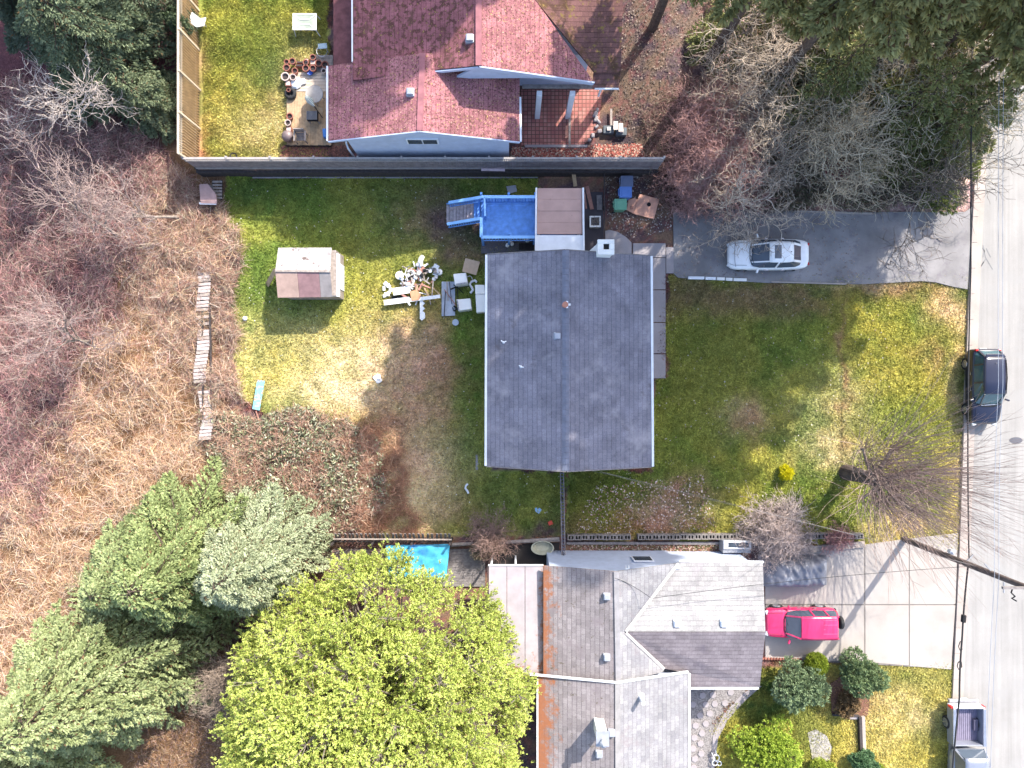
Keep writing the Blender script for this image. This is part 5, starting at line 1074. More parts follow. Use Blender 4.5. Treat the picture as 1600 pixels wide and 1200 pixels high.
for sy in (-1,1):
    obj('pillar', MB().beam((1.42,sy*.82,1.1),(.96,sy*.66,1.7),.07,.05), P_, pk, local=True); obj('pillar', MB().beam((-.22,sy*.82,1.08),(.13,sy*.65,1.7),.1,.05), P_, pk, local=True)
    obj('headrest', MB().obox((.02,sy*.38,1.38),(.1,.28,.2)), simple('pale_headrest',(.5,.5,.52),.8), pk, local=True, bevel=.04) if False else None
    obj('mirror', MB().obox((1.25,sy*1.03,1.15),(.12,.24,.16),-sy*.3), M['dark'], pk, local=True, bevel=.03); obj('tail_light', MB().box(-2.57,-2.45,sy*.93-.09,sy*.93+.03 if sy>0 else sy*.93+.09,.7,1.0), M['lamp_red'], pk, local=True, bevel=.02)
    for x in (-1.4,1.9):
        w_ = obj('wheel', MB().lathe((x,sy*.8,.37), [(.2,-.12),(.34,-.12),(.37,-.07),(.37,.07),(.34,.12),(.2,.12)], 24, 'Y'), M['rubber'], pk, local=True); obj('rim', MB().lathe((x,sy*.925,.37), [(.24,-.02),(.24,.01)], 14, 'Y'), M['chrome'], w_, local=True)
obj('bumper', MB().box(-2.78,-2.6,-.85,.85,.4,.6), simple('bumper_grey',(.3,.3,.32),.5,.3), pk, local=True, bevel=.04); obj('plate', MB().box(-2.82,-2.781,-.2,.2,.45,.58), M['white'], pk, local=True)
# covered car
n1, n2 = 56, 34; u, v = np.meshgrid(np.linspace(-1,1,n1), np.linspace(-1,1,n2)); X = u*1.98; Y = v*.93
ed = np.maximum(np.abs(u)**6, np.abs(v)**5)
hz = 1.0+.35*np.exp(-((u+.15)/.55)**4)+(vn(X*3+Y*1.5,Y,.35,5)-.5)*.14+(fbm(X,Y,.3,2)-.5)*.13+.04*np.sin(X*14+Y*5+fbm(X,Y,.8,3)*9)
Z = hz*(1-ed)+.12*ed; X = X*(1+.03*(fbm(X,Y,.3,9)-.5)); c = W(1243,894,.6)
Y2 = Y*(1-.08*np.exp(-((u-.95)/.2)**2)) 
ix = np.arange(n1*n2).reshape(n2,n1); F = np.stack([ix[:-1,:-1],ix[:-1,1:],ix[1:,1:],ix[1:,:-1]],-1).reshape(-1,4)
tag(npmesh('covered_car', np.stack([X+c.x,Y2+c.y,Z],-1).reshape(-1,3), F, simple('grey_cover',(.17,.175,.21),.45,var=.25,sc=2,bump=.1,spec=.45,dirt=((.34,.35,.38),1.2,.55)), loc=(c.x,c.y,0), smooth=True), 'car under a wrinkled grey cover beside the red suv', 'covered car')
# ---------------- utility pole, cables ----------------
up = thing('utility_pole', 'tall dark wooden utility pole at the lower right edge with wires', 'utility pole', W(1412,842))
pb_ = W(1412,842); obj('pole', MB().tube([(pb_.x,pb_.y,-.2),(pb_.x,pb_.y,5),(pb_.x,pb_.y,10.6)], [.17,.15,.125], 14), simple('pole_wood',(.12,.095,.09),.9,var=.4,sc=5), up)
obj('crossarm', MB().beam((pb_.x-1.1,pb_.y,9.6),(pb_.x+1.1,pb_.y,9.6),.1,.12), M['woodgrey'], up)
obj('transformer', MB().lathe((pb_.x+.1,pb_.y+.28,4.0), [(.1,0),(.14,.05),(.14,.3),(.05,.4)], 14), M['white'], up)
def strap(z, s_=.35):
    obj('bracket', MB().beam((pb_.x,pb_.y+.1,z),(pb_.x+s_,pb_.y+.45,z),.05,.06), M['metal'], up)
strap(5.5); strap(7.3,-.3); obj('bracket', MB().beam((pb_.x+.1,pb_.y-.2,8.0),(pb_.x+.1,pb_.y-.7,8.0),.05,.05), M['metal'], up)
obj('guard', MB().tube([(pb_.x+.12,pb_.y-.16,4.4),(pb_.x+.12,pb_.y-.16,6.5)], .05, 8), M['metal'], up)
def cable(label, pts, r=.02, sag=.3, mat='rubber', n=14, name='cable', loops=None):
    P = []
    for a, b in zip(pts, pts[1:]):
        a = Vector(a); b = Vector(b)
        for i in range(n): f = i/n; p = a.lerp(b,f); p.z -= sag*4*f*(1-f); P.append(p)
    P.append(Vector(pts[-1])); o = obj(name, MB().tube(P, r, 5), M[mat], loc=P[0]); tag(o, label, 'cable'); return o
hz_ = 5.6
cable('thick dark cable running along the kerb above the street', [W(1527,-260,hz_+.2),W(1517,420,hz_),W(1514,872,hz_)], .035, .15)
cable('lower thick black cable past the driveway to the pickup', [W(1513,880,hz_),W(1503,1000,hz_),W(1499,1090,hz_),W(1478,1330,hz_)], .045, .05)
tag(obj('cable_coil', MB().tube([W(1504,1001,hz_-.1),W(1500,1003,hz_-.1),W(1497.5,1010,hz_-.1),W(1500,1016,hz_-.1),W(1504,1014,hz_-.1)], .022, 5), M['rubber'], loc=W(1501,1008,hz_)), 'upper small loop of spare cable hanging on the black cable', 'cable loop')
tag(obj('cable_coil', MB().tube([W(1502,1032,hz_-.1),W(1497,1035,hz_-.1),W(1495.5,1041,hz_-.1),W(1498,1046,hz_-.1),W(1503,1042,hz_-.1),W(1502,1034,hz_-.1)], .026, 5), M['rubber'], loc=W(1499,1039,hz_)), 'lower small loop of spare cable hanging on the black cable', 'cable loop')
tag(obj('splice_box', MB().tube([W(1506,961,hz_+.06),W(1505,972,hz_+.06)], .12, 8), M['dark'], loc=W(1506,966,hz_), bevel=.01), 'black splice box on the thick cable over the driveway edge', 'splice box')
pc = (pb_.x,pb_.y)
for k,(x,lb) in enumerate([(1560,'left thin pale wire of the three over the street'),(1567,'middle thin pale wire of the three over the street')]):
    cable(lb, [W(x+6,-260,8.4),W(x,600,8.3),W(x-6,900,8.4),W(x-22,1330,8.4)], .011, .1, 'galv')
cable('thin pale service wire from the grey house to the street pole', [W(938,737,5.0),(pb_.x-.1,pb_.y+.1,6.4)], .007, .5, 'stone')
cable('short thin wire drooping from the gable of the grey house toward the lawn', [W(925,736,4.9),W(1010,757,5.2),(pb_.x-.1,pb_.y+.1,6.1)], .005, .4, 'stone')
cable('thin dark service wire crossing the lower house roof', [W(960,903,4.9),W(1018,935,5.0),(pb_.x-.1,pb_.y,6.0)], .012, .5)
tag(obj('insulator', MB().tube([W(1583,917,8),W(1580,926,8),W(1586,932,7.9),W(1581,935,7.9),W(1588,939,7.8)], .035, 6), M['dark'], loc=W(1583,925,8)), 'small black insulator hanging by the pole over the street', 'insulator')
# ---------------- vegetation ----------------
def norm(a): return a/np.maximum(np.linalg.norm(a, axis=-1, keepdims=True), 1e-9)
def leaves(P, Dr, ln, wd, rng, flat=0.):
    """rhombus leaves: base point, direction, length, width; flat: how far they lie level"""
    n = len(P); q = rng.normal(size=(n,3)); q[:,2] *= (1-flat); side = norm(np.cross(Dr, q*(1-flat)+flat*np.array([0,0,1.])+1e-6)) if flat < 1 else norm(np.cross(Dr, np.array([0,0,1.])))
    ln = np.asarray(ln)[:,None]; wd = np.asarray(wd)[:,None]
    a = P; c = P+Dr*ln; b = P+Dr*ln*.45+side*wd/2; d = P+Dr*ln*.45-side*wd/2
    V = np.stack([a,b,c,d],1).reshape(-1,3); F = np.arange(n*4).reshape(n,4); return V, F
def segtube(A, B, ra, rb, k=3):
    """many thin prisms at once"""
    n = len(A); d = norm(B-A); up = np.tile(np.array([[0.,0,1]]),(n,1)); up[np.abs(d[:,2])>.9] = (1,0,0); x = norm(np.cross(d,up)); y = np.cross(d,x)
    a = np.arange(k)*2*math.pi/k; ring = x[:,None]*np.cos(a)[None,:,None]+y[:,None]*np.sin(a)[None,:,None]
    V = np.concatenate([A[:,None]+ring*np.asarray(ra)[:,None,None], B[:,None]+ring*np.asarray(rb)[:,None,None]],1)
    base = np.arange(n)[:,None]*2*k; j = np.arange(k)
    F = np.stack([base+j, base+(j+1)%k, base+k+(j+1)%k, base+k+j],-1).reshape(-1,4)
    return V.reshape(-1,3), F
def conifer(name, label, cx, cy, h, r, hb, col, N=60000, cat='tree', seed=0, ll=.16, lw=.05, droop=.25, prof=.8, nb=90, spread=.55, group=None, col2=None, ground=0., up=0., lat=.42, var=.35, sprays=14):
    """cx, cy: trunk foot in picture pixels on the ground; r crown radius in metres"""
    rng = np.random.default_rng(seed); b = W(cx,cy); t = thing(name, label, cat, (b.x,b.y,ground), 0, group)
    zt = hb+(h-hb)*np.sort(rng.random(nb))**1.0; f = (zt-hb)/(h-hb)
    L = r*np.minimum(1,(1-f)**prof*1.08)*np.where(f<.12,.8+f*1.7,1)*rng.uniform(.78,1.12,nb)+.25
    az = (np.arange(nb)*2.399+rng.normal(0,.25,nb)); out = np.stack([np.cos(az),np.sin(az),np.zeros(nb)],1)
    w_ = L**1.6*(.4+.6*f); w_ /= w_.sum(); bi = rng.choice(nb,N,p=w_)
    s = rng.random(N)**.62; q = np.floor(s*sprays+rng.random(N)*.35)/sprays; q = np.clip(q+ (bi*.37%1)/sprays,0.06,1.0)
    sg = np.where(rng.random(N)<.5,-1,1.); lt = rng.random(N)**.8*lat*L[bi]*(1.02-q)**.6+.04
    wig = np.sin(q*5+bi)*.06*L[bi]
    o = out[bi]; sd_ = np.stack([-o[:,1],o[:,0],0*o[:,0]],1)
    spd = norm(o*(1-spread*.55)+sd_*sg[:,None]*spread*1.1)
    zb = zt[bi]+ (up*q - droop*q**2)*L[bi]
    P = np.stack([b.x+0*zb,b.y+0*zb,zb+ground],1)+o*(q*L[bi])[:,None]+sd_*wig[:,None]+spd*lt[:,None]
    P[:,2] -= lt*droop*.8; P += rng.normal(0,.035,(N,3))
    Dr = norm(spd+rng.normal(0,.45,(N,3))+np.array([0,0,.12-droop*.5])+np.array([0,0,1])*up*.5)
    V, F = leaves(P, Dr, rng.uniform(.6,1.3,N)*ll, rng.uniform(.7,1.3,N)*lw, rng, .35)
    c1 = np.array(col); c2 = np.array(col2 if col2 else (c1[0]*1.5,c1[1]*1.25,c1[2]*1.1))
    bv = rng.random(nb)[bi]; sv = np.modf(np.sin(bi*12.99+q*78.2*sg)*437.5)[0]%1
    m = np.clip(.35*bv+.35*sv+.4*rng.random(N)-.05,0,1)[:,None]
    C_ = (c1*(1-m)+c2*m)*(1-var/2+var*rng.random(N))[:,None]
    # inside twigs: a few brown shoots
    br = rng.random(N)<.05; C_[br] = np.array([.16,.10,.05])
    npmesh('foliage', V, F, M['leaf'], np.repeat(C_,4,0), parent=t)
    # trunk and limbs
    mb = MB(); mb.tube([(b.x,b.y,ground-.2),(b.x+.05,b.y,ground+h*.5),(b.x,b.y,ground+h*.97)], [max(.1,h*.011),h*.008,.02], 9); obj('trunk', mb, M['bark'], t)
    A=[];B=[];ra=[];rb=[]
    for i in range(nb):
        pr = np.array([b.x,b.y,zt[i]+ground]); k = 5
        for j in range(1,k+1):
            u_ = j/k; p = np.array([b.x,b.y,zt[i]+ground+(up*u_-droop*u_*u_)*L[i]])+out[i]*u_*L[i]*.97+np.array([-out[i][1],out[i][0],0])*math.sin(u_*5+i)*.06*L[i]
            A.append(pr);B.append(p);ra.append(.05*L[i]/4*(1-(j-1)/k)+.008);rb.append(.05*L[i]/4*(1-j/k)+.006); pr = p
    V,F = segtube(np.array(A),np.array(B),ra,rb,4); npmesh('limbs', V, F, M['bark'], parent=t)
    return t
M['bark'] = simple('bark', (.11,.08,.065), .95, var=.5, sc=6, bump=.6)
M['bark2'] = simple('grey_bark', (.26,.22,.19), .95, var=.5, sc=6, bump=.5)
M['bark3'] = simple('pale_bark', (.62,.55,.50), .9, var=.3, sc=6, bump=.3)
def baretree(name, label, foot, h, crown, seed=0, col=(.2,.15,.12), levels=(6,7,7,5), lean=(0,0), spread=.9, len_=None, cat='tree', trunk_h=.3, rad=.18, upb=.35, bark='bark2', group=None, wander=.22, tip=.012, gz_=0, topd=None, stems=1):
    """foot (px,py) ; crown: reach in metres"""
    rng = np.random.default_rng(seed); b = W(*foot); t = thing(name, label, cat, (b.x,b.y,gz_), 0, group)
    P0 = np.tile(np.array([[b.x,b.y,gz_-.1]]),(stems,1)); d0 = norm(np.tile(np.array([[lean[0],lean[1],1.]]),(stems,1))+ (rng.normal(0,.35,(stems,3)) if stems>1 else 0))
    Ls = np.full(stems, h*trunk_h*1.6); Rs = np.full(stems, rad); allA=[];allB=[];allr=[];alls=[]; big=None
    lens = len_ or [crown*.75, crown*.5, crown*.3, crown*.18]
    for lv in range(len(levels)+1):
        k = 4 if lv<3 else 3; n = len(P0); p = P0.copy(); d = d0.copy(); pts=[p.copy()]; ds=[d.copy()]; A=[];B=[];r0=[];r1=[]
        for j in range(k):
            d = norm(d+rng.normal(0,wander*(.5 if lv==0 else 1),(n,3))+np.array([0,0,upb*.12 if lv else 0])); q = p+d*(Ls/k)[:,None]
            low = q[:,2] < .12; q[low,2] = .12
            A.append(p);B.append(q); r0.append(Rs*(1-.75*j/k)); r1.append(Rs*(1-.75*(j+1)/k)); p = q; pts.append(p.copy()); ds.append(d.copy())
        A=np.concatenate(A);B=np.concatenate(B);r0=np.maximum(np.concatenate(r0),tip*.6);r1=np.maximum(np.concatenate(r1),tip*.45)
        if lv <= 1:
            V,F = segtube(A,B,r0,r1,8); o = npmesh('trunk' if lv==0 else 'limbs', V,F,M[bark],parent=t,smooth=True)
        else: allA.append(A);allB.append(B);allr.append(r0);alls.append(r1)
        if lv == len(levels): break
        nc = levels[lv]; pts=np.array(pts); ds=np.array(ds)
        u_ = rng.uniform(.35 if lv else .45,1,(n,nc)); u_[:,0] = 1; si = np.minimum((u_*k).astype(int),k-1); fr = u_*k-si
        ii = np.arange(n)[:,None]; st_ = pts[si,ii]*(1-fr)[...,None]+pts[si+1,ii]*fr[...,None]; dd = ds[np.minimum(si+1,k),ii]
        rn = rng.normal(size=(n,nc,3)); rn -= (rn*dd).sum(-1,keepdims=True)*dd; rn = norm(rn); sp = spread*rng.uniform(.5,1.15,(n,nc))[...,None]
        nd = norm(dd*(1-.35*sp)+rn*sp+np.array([0,0,upb*.5]))
        if topd is not None: nd = norm(nd+np.array(topd)*(.5 if lv else .8))
        P0 = st_.reshape(-1,3); d0 = nd.reshape(-1,3); l_ = lens[min(lv,len(lens)-1)]
        Ls = (l_*rng.uniform(.55,1.15,(n,nc))).ravel(); Rs = np.maximum(np.repeat(Rs*(.5 if lv else .42),nc), tip)
    A=np.concatenate(allA);B=np.concatenate(allB);V,F = segtube(A,B,np.concatenate(allr),np.concatenate(alls),3)
    cc = np.array(col)*rng.uniform(.65,1.35,(len(A),1)); npmesh('branches', V, F, M['twig'], np.repeat(cc,6,0), parent=t)
    return t
def shrub(name, label, cx, cy, r, h, col, N, seed, hb=.1, ll=.14, lw=.06, col2=None, cat='shrub', h0=0., lumps=7, bumpy=.35, group=None, upw=.3, round_=1.):
    """leafy bush: leaves over lumps round a stem, cx cy = centre of the crown in the picture at mid height"""
    rng = np.random.default_rng(seed); b = W(cx,cy,h0+h*.5); t = thing(name, label, cat, (b.x,b.y,0), 0, group)
    nl = lumps; az = rng.random(nl)*6.28; rr_ = r*np.sqrt(rng.random(nl))*.72; lc = np.stack([b.x+rr_*np.cos(az),b.y+rr_*np.sin(az),h0+hb+(h-hb)*(.35+.45*rng.random(nl)*(1-(rr_/r)**2*.6))],1); lc[0] = (b.x,b.y,h0+h*.6)
    lr = r*rng.uniform(.33,.52,nl); lr[0] = r*.6
    ns = max(40,N//14); li = rng.choice(nl,ns,p=lr**2/(lr**2).sum()); dv = norm(rng.normal(size=(ns,3))+np.array([0,0,upw])); pc = lc[li]+dv*(lr[li]*rng.uniform(.72,1.1,ns))[:,None]*np.array([1,1,.8*h/ (2*r)+.3*round_])
    pc[:,2] = np.maximum(pc[:,2],.1+.1*rng.random(ns)); si = rng.integers(0,ns,N); dd = norm(dv[si]*1.0+rng.normal(0,.75,(N,3))); P = pc[si]+rng.normal(0,.03,(N,3))
    V,F = leaves(P,dd,rng.uniform(.6,1.3,N)*ll,rng.uniform(.7,1.3,N)*lw,rng,.1)
    c1=np.array(col);c2=np.array(col2 if col2 else c1*1.5); m=np.clip(.5*rng.random(ns)[si]+.5*rng.random(N),0,1)[:,None]; C_=(c1*(1-m)+c2*m)
    npmesh('foliage',V,F,M['leaf'],np.repeat(C_,4,0),parent=t)
    A=np.tile(np.array([[b.x,b.y,0.]]),(len(pc[::6]),1)); A[:,:2]+=rng.normal(0,.08*r,(len(A),2)); B=pc[::6]; mid=(A+B)/2+rng.normal(0,.08*r,(len(A),3)); V,F=segtube(np.concatenate([A,mid]),np.concatenate([mid,B]),np.full(2*len(A),.02),np.full(2*len(A),.012),4)
    npmesh('stems',V,F,M['bark'],parent=t)
    return t
# --- tall dark conifers at the upper right: the ones whose shade covers the middle of the photo
DG = (.20,.19,.07); DG2 = (.50,.47,.20)
conifer('conifer','tall dark conifer nearest the street in the upper right corner',1450,152,26,3.4,8.0,DG,65000,seed=1,ll=.3,lw=.15,nb=100,prof=.35,col2=DG2,droop=.3)
conifer('conifer','tall dark conifer second from the street, on a clean trunk',1395,128,31,3.7,9.5,DG,75000,seed=2,ll=.32,lw=.16,nb=100,prof=.4,col2=DG2,droop=.3)
conifer('conifer','tall conifer beyond the top right corner with its crown wholly above the frame',1502,108,31,3.7,13,DG,65000,seed=28,ll=.34,lw=.17,nb=90,prof=.35,col2=DG2,droop=.3)
conifer('conifer','tall conifer beyond the upper right corner between the street trees',1455,75,34,4.4,12,DG,80000,seed=27,ll=.34,lw=.17,nb=100,prof=.35,col2=DG2,droop=.3)
conifer('conifer','tall dark conifer rising from the pinkish open ground',1310,140,28,3.6,13,DG,70000,seed=3,ll=.34,lw=.16,nb=100,prof=.38,col2=DG2,droop=.3)
conifer('conifer','tall dark conifer by the red thicket, leaning out over the top edge',1190,150,27,3.6,12.5,DG,80000,seed=4,ll=.32,lw=.13,nb=120,prof=.38,col2=DG2,droop=.3)
conifer('conifer','dark conifer whose lowest boughs hang over the top edge right of the red roof',1105,100,28,3.6,10.5,DG,80000,seed=5,ll=.34,lw=.13,nb=120,prof=.38,col2=DG2,droop=.3)
conifer('conifer','dark conifer beyond the top edge beside the red roofed house',1015,55,25,2.7,9,DG,40000,seed=23,ll=.34,lw=.13,nb=90,prof=.5,col2=DG2,droop=.3)
conifer('conifer','conifer beyond the top edge shading the red roof',905,-285,25,4.3,12,DG,50000,seed=24,ll=.36,lw=.16,nb=80,prof=.4,col2=DG2,droop=.3)
conifer('conifer','small dark conifer under bare branches near the end of the driveway',1395,240,5.0,2.2,.4,DG,9000,seed=6,ll=.2,lw=.07,nb=50,col2=(.16,.2,.08))
for k,(x,y,h,lb) in enumerate([(1362,205,8.5,'olive green conifer mixed with bare branches above the driveway'),(1432,228,8,'dark olive conifer among bare branches close to the street'),(1250,165,8,'olive green conifer in the middle of the bare trees'),(1245,92,7.5,'small olive green conifer at the top among bare brown trees'),(1335,62,8,'olive green conifer at the top edge left of the street trees'),(1425,95,7,'olive green conifer beside the top of the street'),(1160,62,6.5,'small olive green conifer above the red thicket at the top edge')]):
    conifer('conifer',lb,x,y,h,3.0,.6,(.14,.155,.055),17000,seed=300+k,ll=.2,lw=.08,nb=55,col2=(.36,.37,.15),droop=.3)
# --- upper left dark conifers
conifer('conifer','dark grey green conifer with a sunlit shoulder in the upper left',205,110,11,3.6,.8,(.085,.12,.075),60000,seed=8,ll=.2,lw=.07,nb=90,col2=(.24,.29,.17),droop=.35)
conifer('conifer','dark conifer at the top edge left of the tan fence',235,20,12,3.4,.8,(.07,.10,.06),50000,seed=9,ll=.2,lw=.07,nb=80,col2=(.18,.22,.14),droop=.35)
conifer('conifer','shadowy conifer behind the others at the upper left',130,50,13,3.4,.8,(.06,.085,.055),45000,seed=10,ll=.22,lw=.08,nb=80,col2=(.16,.19,.13),droop=.3)
conifer('conifer','small bright tipped conifer beside the left end of the long fence',255,175,4.2,1.9,.3,(.11,.15,.085),20000,seed=21,ll=.17,lw=.06,nb=50,col2=(.27,.31,.18),droop=.35)
conifer('conifer','tall conifer beyond the top left corner',180,-120,22,4,3,DG,30000,seed=22,ll=.36,lw=.14,nb=80,prof=.6)
# --- lower left
conifer('cedar','broad mid green cedar with drooping fans of foliage in the lower left',338,852,9.6,5.4,.6,(.14,.19,.07),85000,seed=12,ll=.17,lw=.085,nb=105,col2=(.42,.49,.22),droop=.5,prof=.75,lat=.34)
conifer('cedar','green cedar with long fans in the bottom left corner',228,1000,12.0,5.8,.8,(.18,.225,.09),120000,seed=13,ll=.17,lw=.085,nb=110,col2=(.44,.50,.26),droop=.5,prof=.7,lat=.34)
conifer('cedar','green cedar cut off by the bottom left corner of the photo',120,1120,9,4.6,.6,(.18,.225,.09),70000,seed=19,ll=.17,lw=.085,nb=80,col2=(.44,.50,.26),droop=.5,prof=.7,lat=.34)
conifer('cedar','lower green cedar joining the two bigger cedars at the left',262,872,7.5,4.2,.5,(.13,.18,.07),70000,seed=29,ll=.17,lw=.085,nb=80,col2=(.42,.48,.24),droop=.5,prof=.7,lat=.36)
conifer('blue_cedar','pale blue green cedar between the mid green one and the yellow green one',438,846,9.2,3.6,.8,(.24,.28,.16),95000,seed=14,ll=.15,lw=.07,nb=90,col2=(.55,.60,.40),droop=.4,prof=.62)
# the great yellow green tree, a dome of upright tufts
def tufted(name,label,cx,cy,r,h,hb,N,seed,c1,c2):
    rng=np.random.default_rng(seed); b=W(cx,cy); t=thing(name,label,'tree',(b.x,b.y,0))
    nl=460; az=np.arange(nl)*2.399; rad=np.where(np.arange(nl)<400,np.sqrt(((np.arange(nl)%250)+.5)/250),.93); az[400:]=np.arange(60)/60*6.283; az=az+rng.normal(0,.1,nl); rad=np.clip(rad+rng.normal(0,.03,nl),0,1.0)
    ztop=hb+(h-hb)*(1-.85*rad**3.6)*np.where(np.arange(nl)<250,1.,.62)+rng.normal(0,.28,nl); rx=r*(rad*(1+rng.normal(0,.05,nl)))
    lc=np.stack([b.x+rx*np.cos(az),b.y+rx*np.sin(az)*1.03,ztop],1); lr=rng.uniform(.6,1.2,nl)
    ns=N//15; li=rng.integers(0,nl,ns); dv=norm(rng.normal(size=(ns,3))*np.array([1,1,.8])+np.array([0,0,.45])); pc=lc[li]+dv*(lr[li]*rng.uniform(.35,1.05,ns))[:,None]
    ax=norm(dv*.6+norm(pc-np.array([b.x,b.y,hb]))*.9+rng.normal(0,.3,(ns,3))+np.array([0,0,.25]))
    si=rng.integers(0,ns,N); u_=rng.random(N); P=pc[si]+ax[si]*(u_*.22)[:,None]; dd=norm(ax[si]*.8+rng.normal(0,.6,(N,3)))
    V,F=leaves(P,dd,rng.uniform(.6,1.3,N)*.13,rng.uniform(.7,1.3,N)*.05,rng,0.)
    m=np.clip(.4*rng.random(ns)[si]+.55*rng.random(nl)[li[si]]+.3*rng.random(N)-.1,0,1)[:,None]; C_=np.array(c1)*(1-m)+np.array(c2)*m; C_[rng.random(N)<.06]=(.22,.14,.06)
    npmesh('foliage',V,F,M['leaf'],np.repeat(C_,4,0),parent=t)
    mb=MB().tube([(b.x,b.y,-.2),(b.x+.1,b.y,h*.4),(b.x,b.y,h*.75)],[.42,.3,.12],12); obj('trunk',mb,M['bark'],t)
    base=np.stack([np.full(nl,b.x),np.full(nl,b.y),hb*.6+rng.random(nl)*(h-hb)*.5],1); mid=(base+lc)/2+rng.normal(0,.35,(nl,3))
    e=pc[::5]; es=lc[li[::5]]
    V,F=segtube(np.concatenate([base,mid,es]),np.concatenate([mid,lc,e]),np.concatenate([np.full(nl,.07),np.full(nl,.05),np.full(len(e),.018)]),np.concatenate([np.full(nl,.05),np.full(nl,.03),np.full(len(e),.01)]),4)
    npmesh('limbs',V,F,M['bark2'],parent=t)
tufted('cedar','great round yellow green tree filling the bottom left of centre',618,1052,7.3,10.6,2.2,560000,15,(.27,.33,.06),(.66,.74,.21))
# --- shrubs of the lower right garden
shrub('bush','grey green rounded bush left of the garden lawn, in front of the red suv',1243,1072,1.55,2.6,(.11,.16,.075),20000,31,col2=(.26,.34,.19),lumps=11)
shrub('bush','grey green bush standing right of the clipped yellow green globe',1345,1052,1.25,2.3,(.10,.15,.06),15000,32,col2=(.24,.32,.16),lumps=10)
shrub('globe_bush','clipped dense yellow green globe bush between the two grey green bushes',1274,1036,.92,1.5,(.14,.20,.02),26000,33,col2=(.30,.36,.04),lumps=1,ll=.07,lw=.04)
shrub('bush','bright lime green bush in the lower right beside the gravel bed',1200,1165,2.0,2.2,(.20,.30,.03),30000,34,col2=(.46,.55,.09),lumps=15,ll=.12)
shrub('bush','small blue green bush at the bottom edge of the garden',1345,1190,.75,1.2,(.07,.14,.07),9000,35,col2=(.16,.27,.13),lumps=5)
shrub('bush','low lime bush cut by the bottom edge of the photo',1290,1205,.9,1.0,(.18,.25,.03),9000,36,col2=(.4,.46,.08),lumps=6)
shrub('bush','small lime tuft at the bottom edge right of the blue green bush',1362,1203,.8,.8,(.18,.25,.03),8000,37,col2=(.42,.48,.08),lumps=6)
shrub('bush','dull brown green shrub below the grey green bush right of the globe',1325,1098,.9,.8,(.15,.10,.05),8000,38,col2=(.25,.17,.09),lumps=6,ll=.1)
shrub('yellow_bush','small bright yellow flowering bush on the front lawn',1229,741,.45,.7,(.42,.42,.01),6000,39,col2=(.75,.66,.02),lumps=5,ll=.09,lw=.05)
shrub('ivy','dark green ivy climbing over the tan fence at the top',283,38,.9,3.4,(.05,.08,.035),9000,41,col2=(.14,.18,.1),lumps=6,ll=.12,lw=.09)
shrub('evergreen_shrub','small yellow green shrub by the street end of the driveway under the branches',1510,262,.8,1.6,(.12,.16,.03),7000,42,col2=(.28,.32,.07),lumps=5)
shrub('evergreen_shrub','yellow green shrub between the driveway and the small dark conifer',1460,300,1.2,1.6,(.10,.14,.04),9000,43,col2=(.25,.28,.09),lumps=7)
shrub('evergreen_shrub','pale green shrub on the pinkish ground above the driveway',1362,100,.9,1.3,(.13,.16,.05),7000,44,col2=(.32,.33,.13),lumps=6)
shrub('red_shrub','dull red leaved shrub under the bare branches above the driveway',1310,262,.8,1.5,(.2,.07,.07),6000,45,col2=(.42,.17,.18),lumps=5,ll=.1)
shrub('weed_clump','dead leafy clump hanging over the low pale topped wall',762,848,1.0,.9,(.25,.2,.15),7000,46,col2=(.42,.36,.24),lumps=6,ll=.16,lw=.03)
# --- bare trees
BT=[(1235,175,12,4.6,'high bare tree spreading its top in front of the conifers',(.50,.42,.34)),(1345,160,12,4.6,'high bare tree whose top reaches the upper right corner',(.50,.43,.35)),(1140,120,11,3.8,'high bare tree between the red thicket and the top edge',(.44,.36,.29)),(1135,305,5,3.6,'low bare tree reaching down over the dark end of the driveway',(.46,.38,.31)),(1300,240,6,3.6,'low bare tree drooping toward the rear of the white car',(.53,.44,.32)),(1165,270,6,3.6,'bare tree between the red thicket and the corner of the driveway',(.42,.35,.28)),(1245,238,7,4.3,'bare spreading tree above the white car',(.52,.43,.31)),
 (1335,240,7,4.6,'bare tree with gnarled pale branches over the middle of the driveway',(.55,.46,.34)),(1395,205,9,4.8,'bare tree with the palest gnarled branches near the street',(.58,.50,.39)),
 (1440,150,9,4.4,'bare tree over the top right corner with fine grey twigs',(.50,.43,.33)),(1240,150,9,4.4,'bare olive brown tree among the conifers at the top edge',(.33,.31,.22)),
 (1340,120,10,4.6,'bare olive brown tree behind the palest gnarled one',(.34,.31,.23)),(1150,165,8,3.8,'bare brown tree above the red thicket',(.36,.29,.23)),(1475,215,6,2.8,'bare tree beside the kerb at the end of the driveway',(.46,.39,.30))]
for k,(x,y,h,cr,lb,cl) in enumerate(BT):
    baretree('bare_tree',lb,(x,y),h,cr,seed=251+k,upb=.12,col=cl,levels=(8,7,5,3),rad=.17,spread=1.0,tip=.014,wander=.34,trunk_h=.2)
baretree('bare_tree','dark twigged bare tree drooping over the sunlit end of the driveway',(1425,262),5.5,4.2,seed=62,col=(.17,.14,.12),levels=(6,6,5,3),rad=.13,spread=.9,lean=(.15,-.1),topd=(.15,-.15,-.1),tip=.014,wander=.3)
shrub('evergreen_shrub','olive leafy shrub mixed with bare twigs right of the pinkish ground',1420,120,1.9,2.4,(.13,.15,.07),9000,46,col2=(.28,.29,.15),lumps=9,ll=.16,lw=.08)
shrub('evergreen_shrub','dark leafy shrub under the bare branches near the street',1450,225,2.0,2.4,(.08,.11,.055),10000,47,col2=(.19,.22,.12),lumps=9,ll=.16,lw=.08)
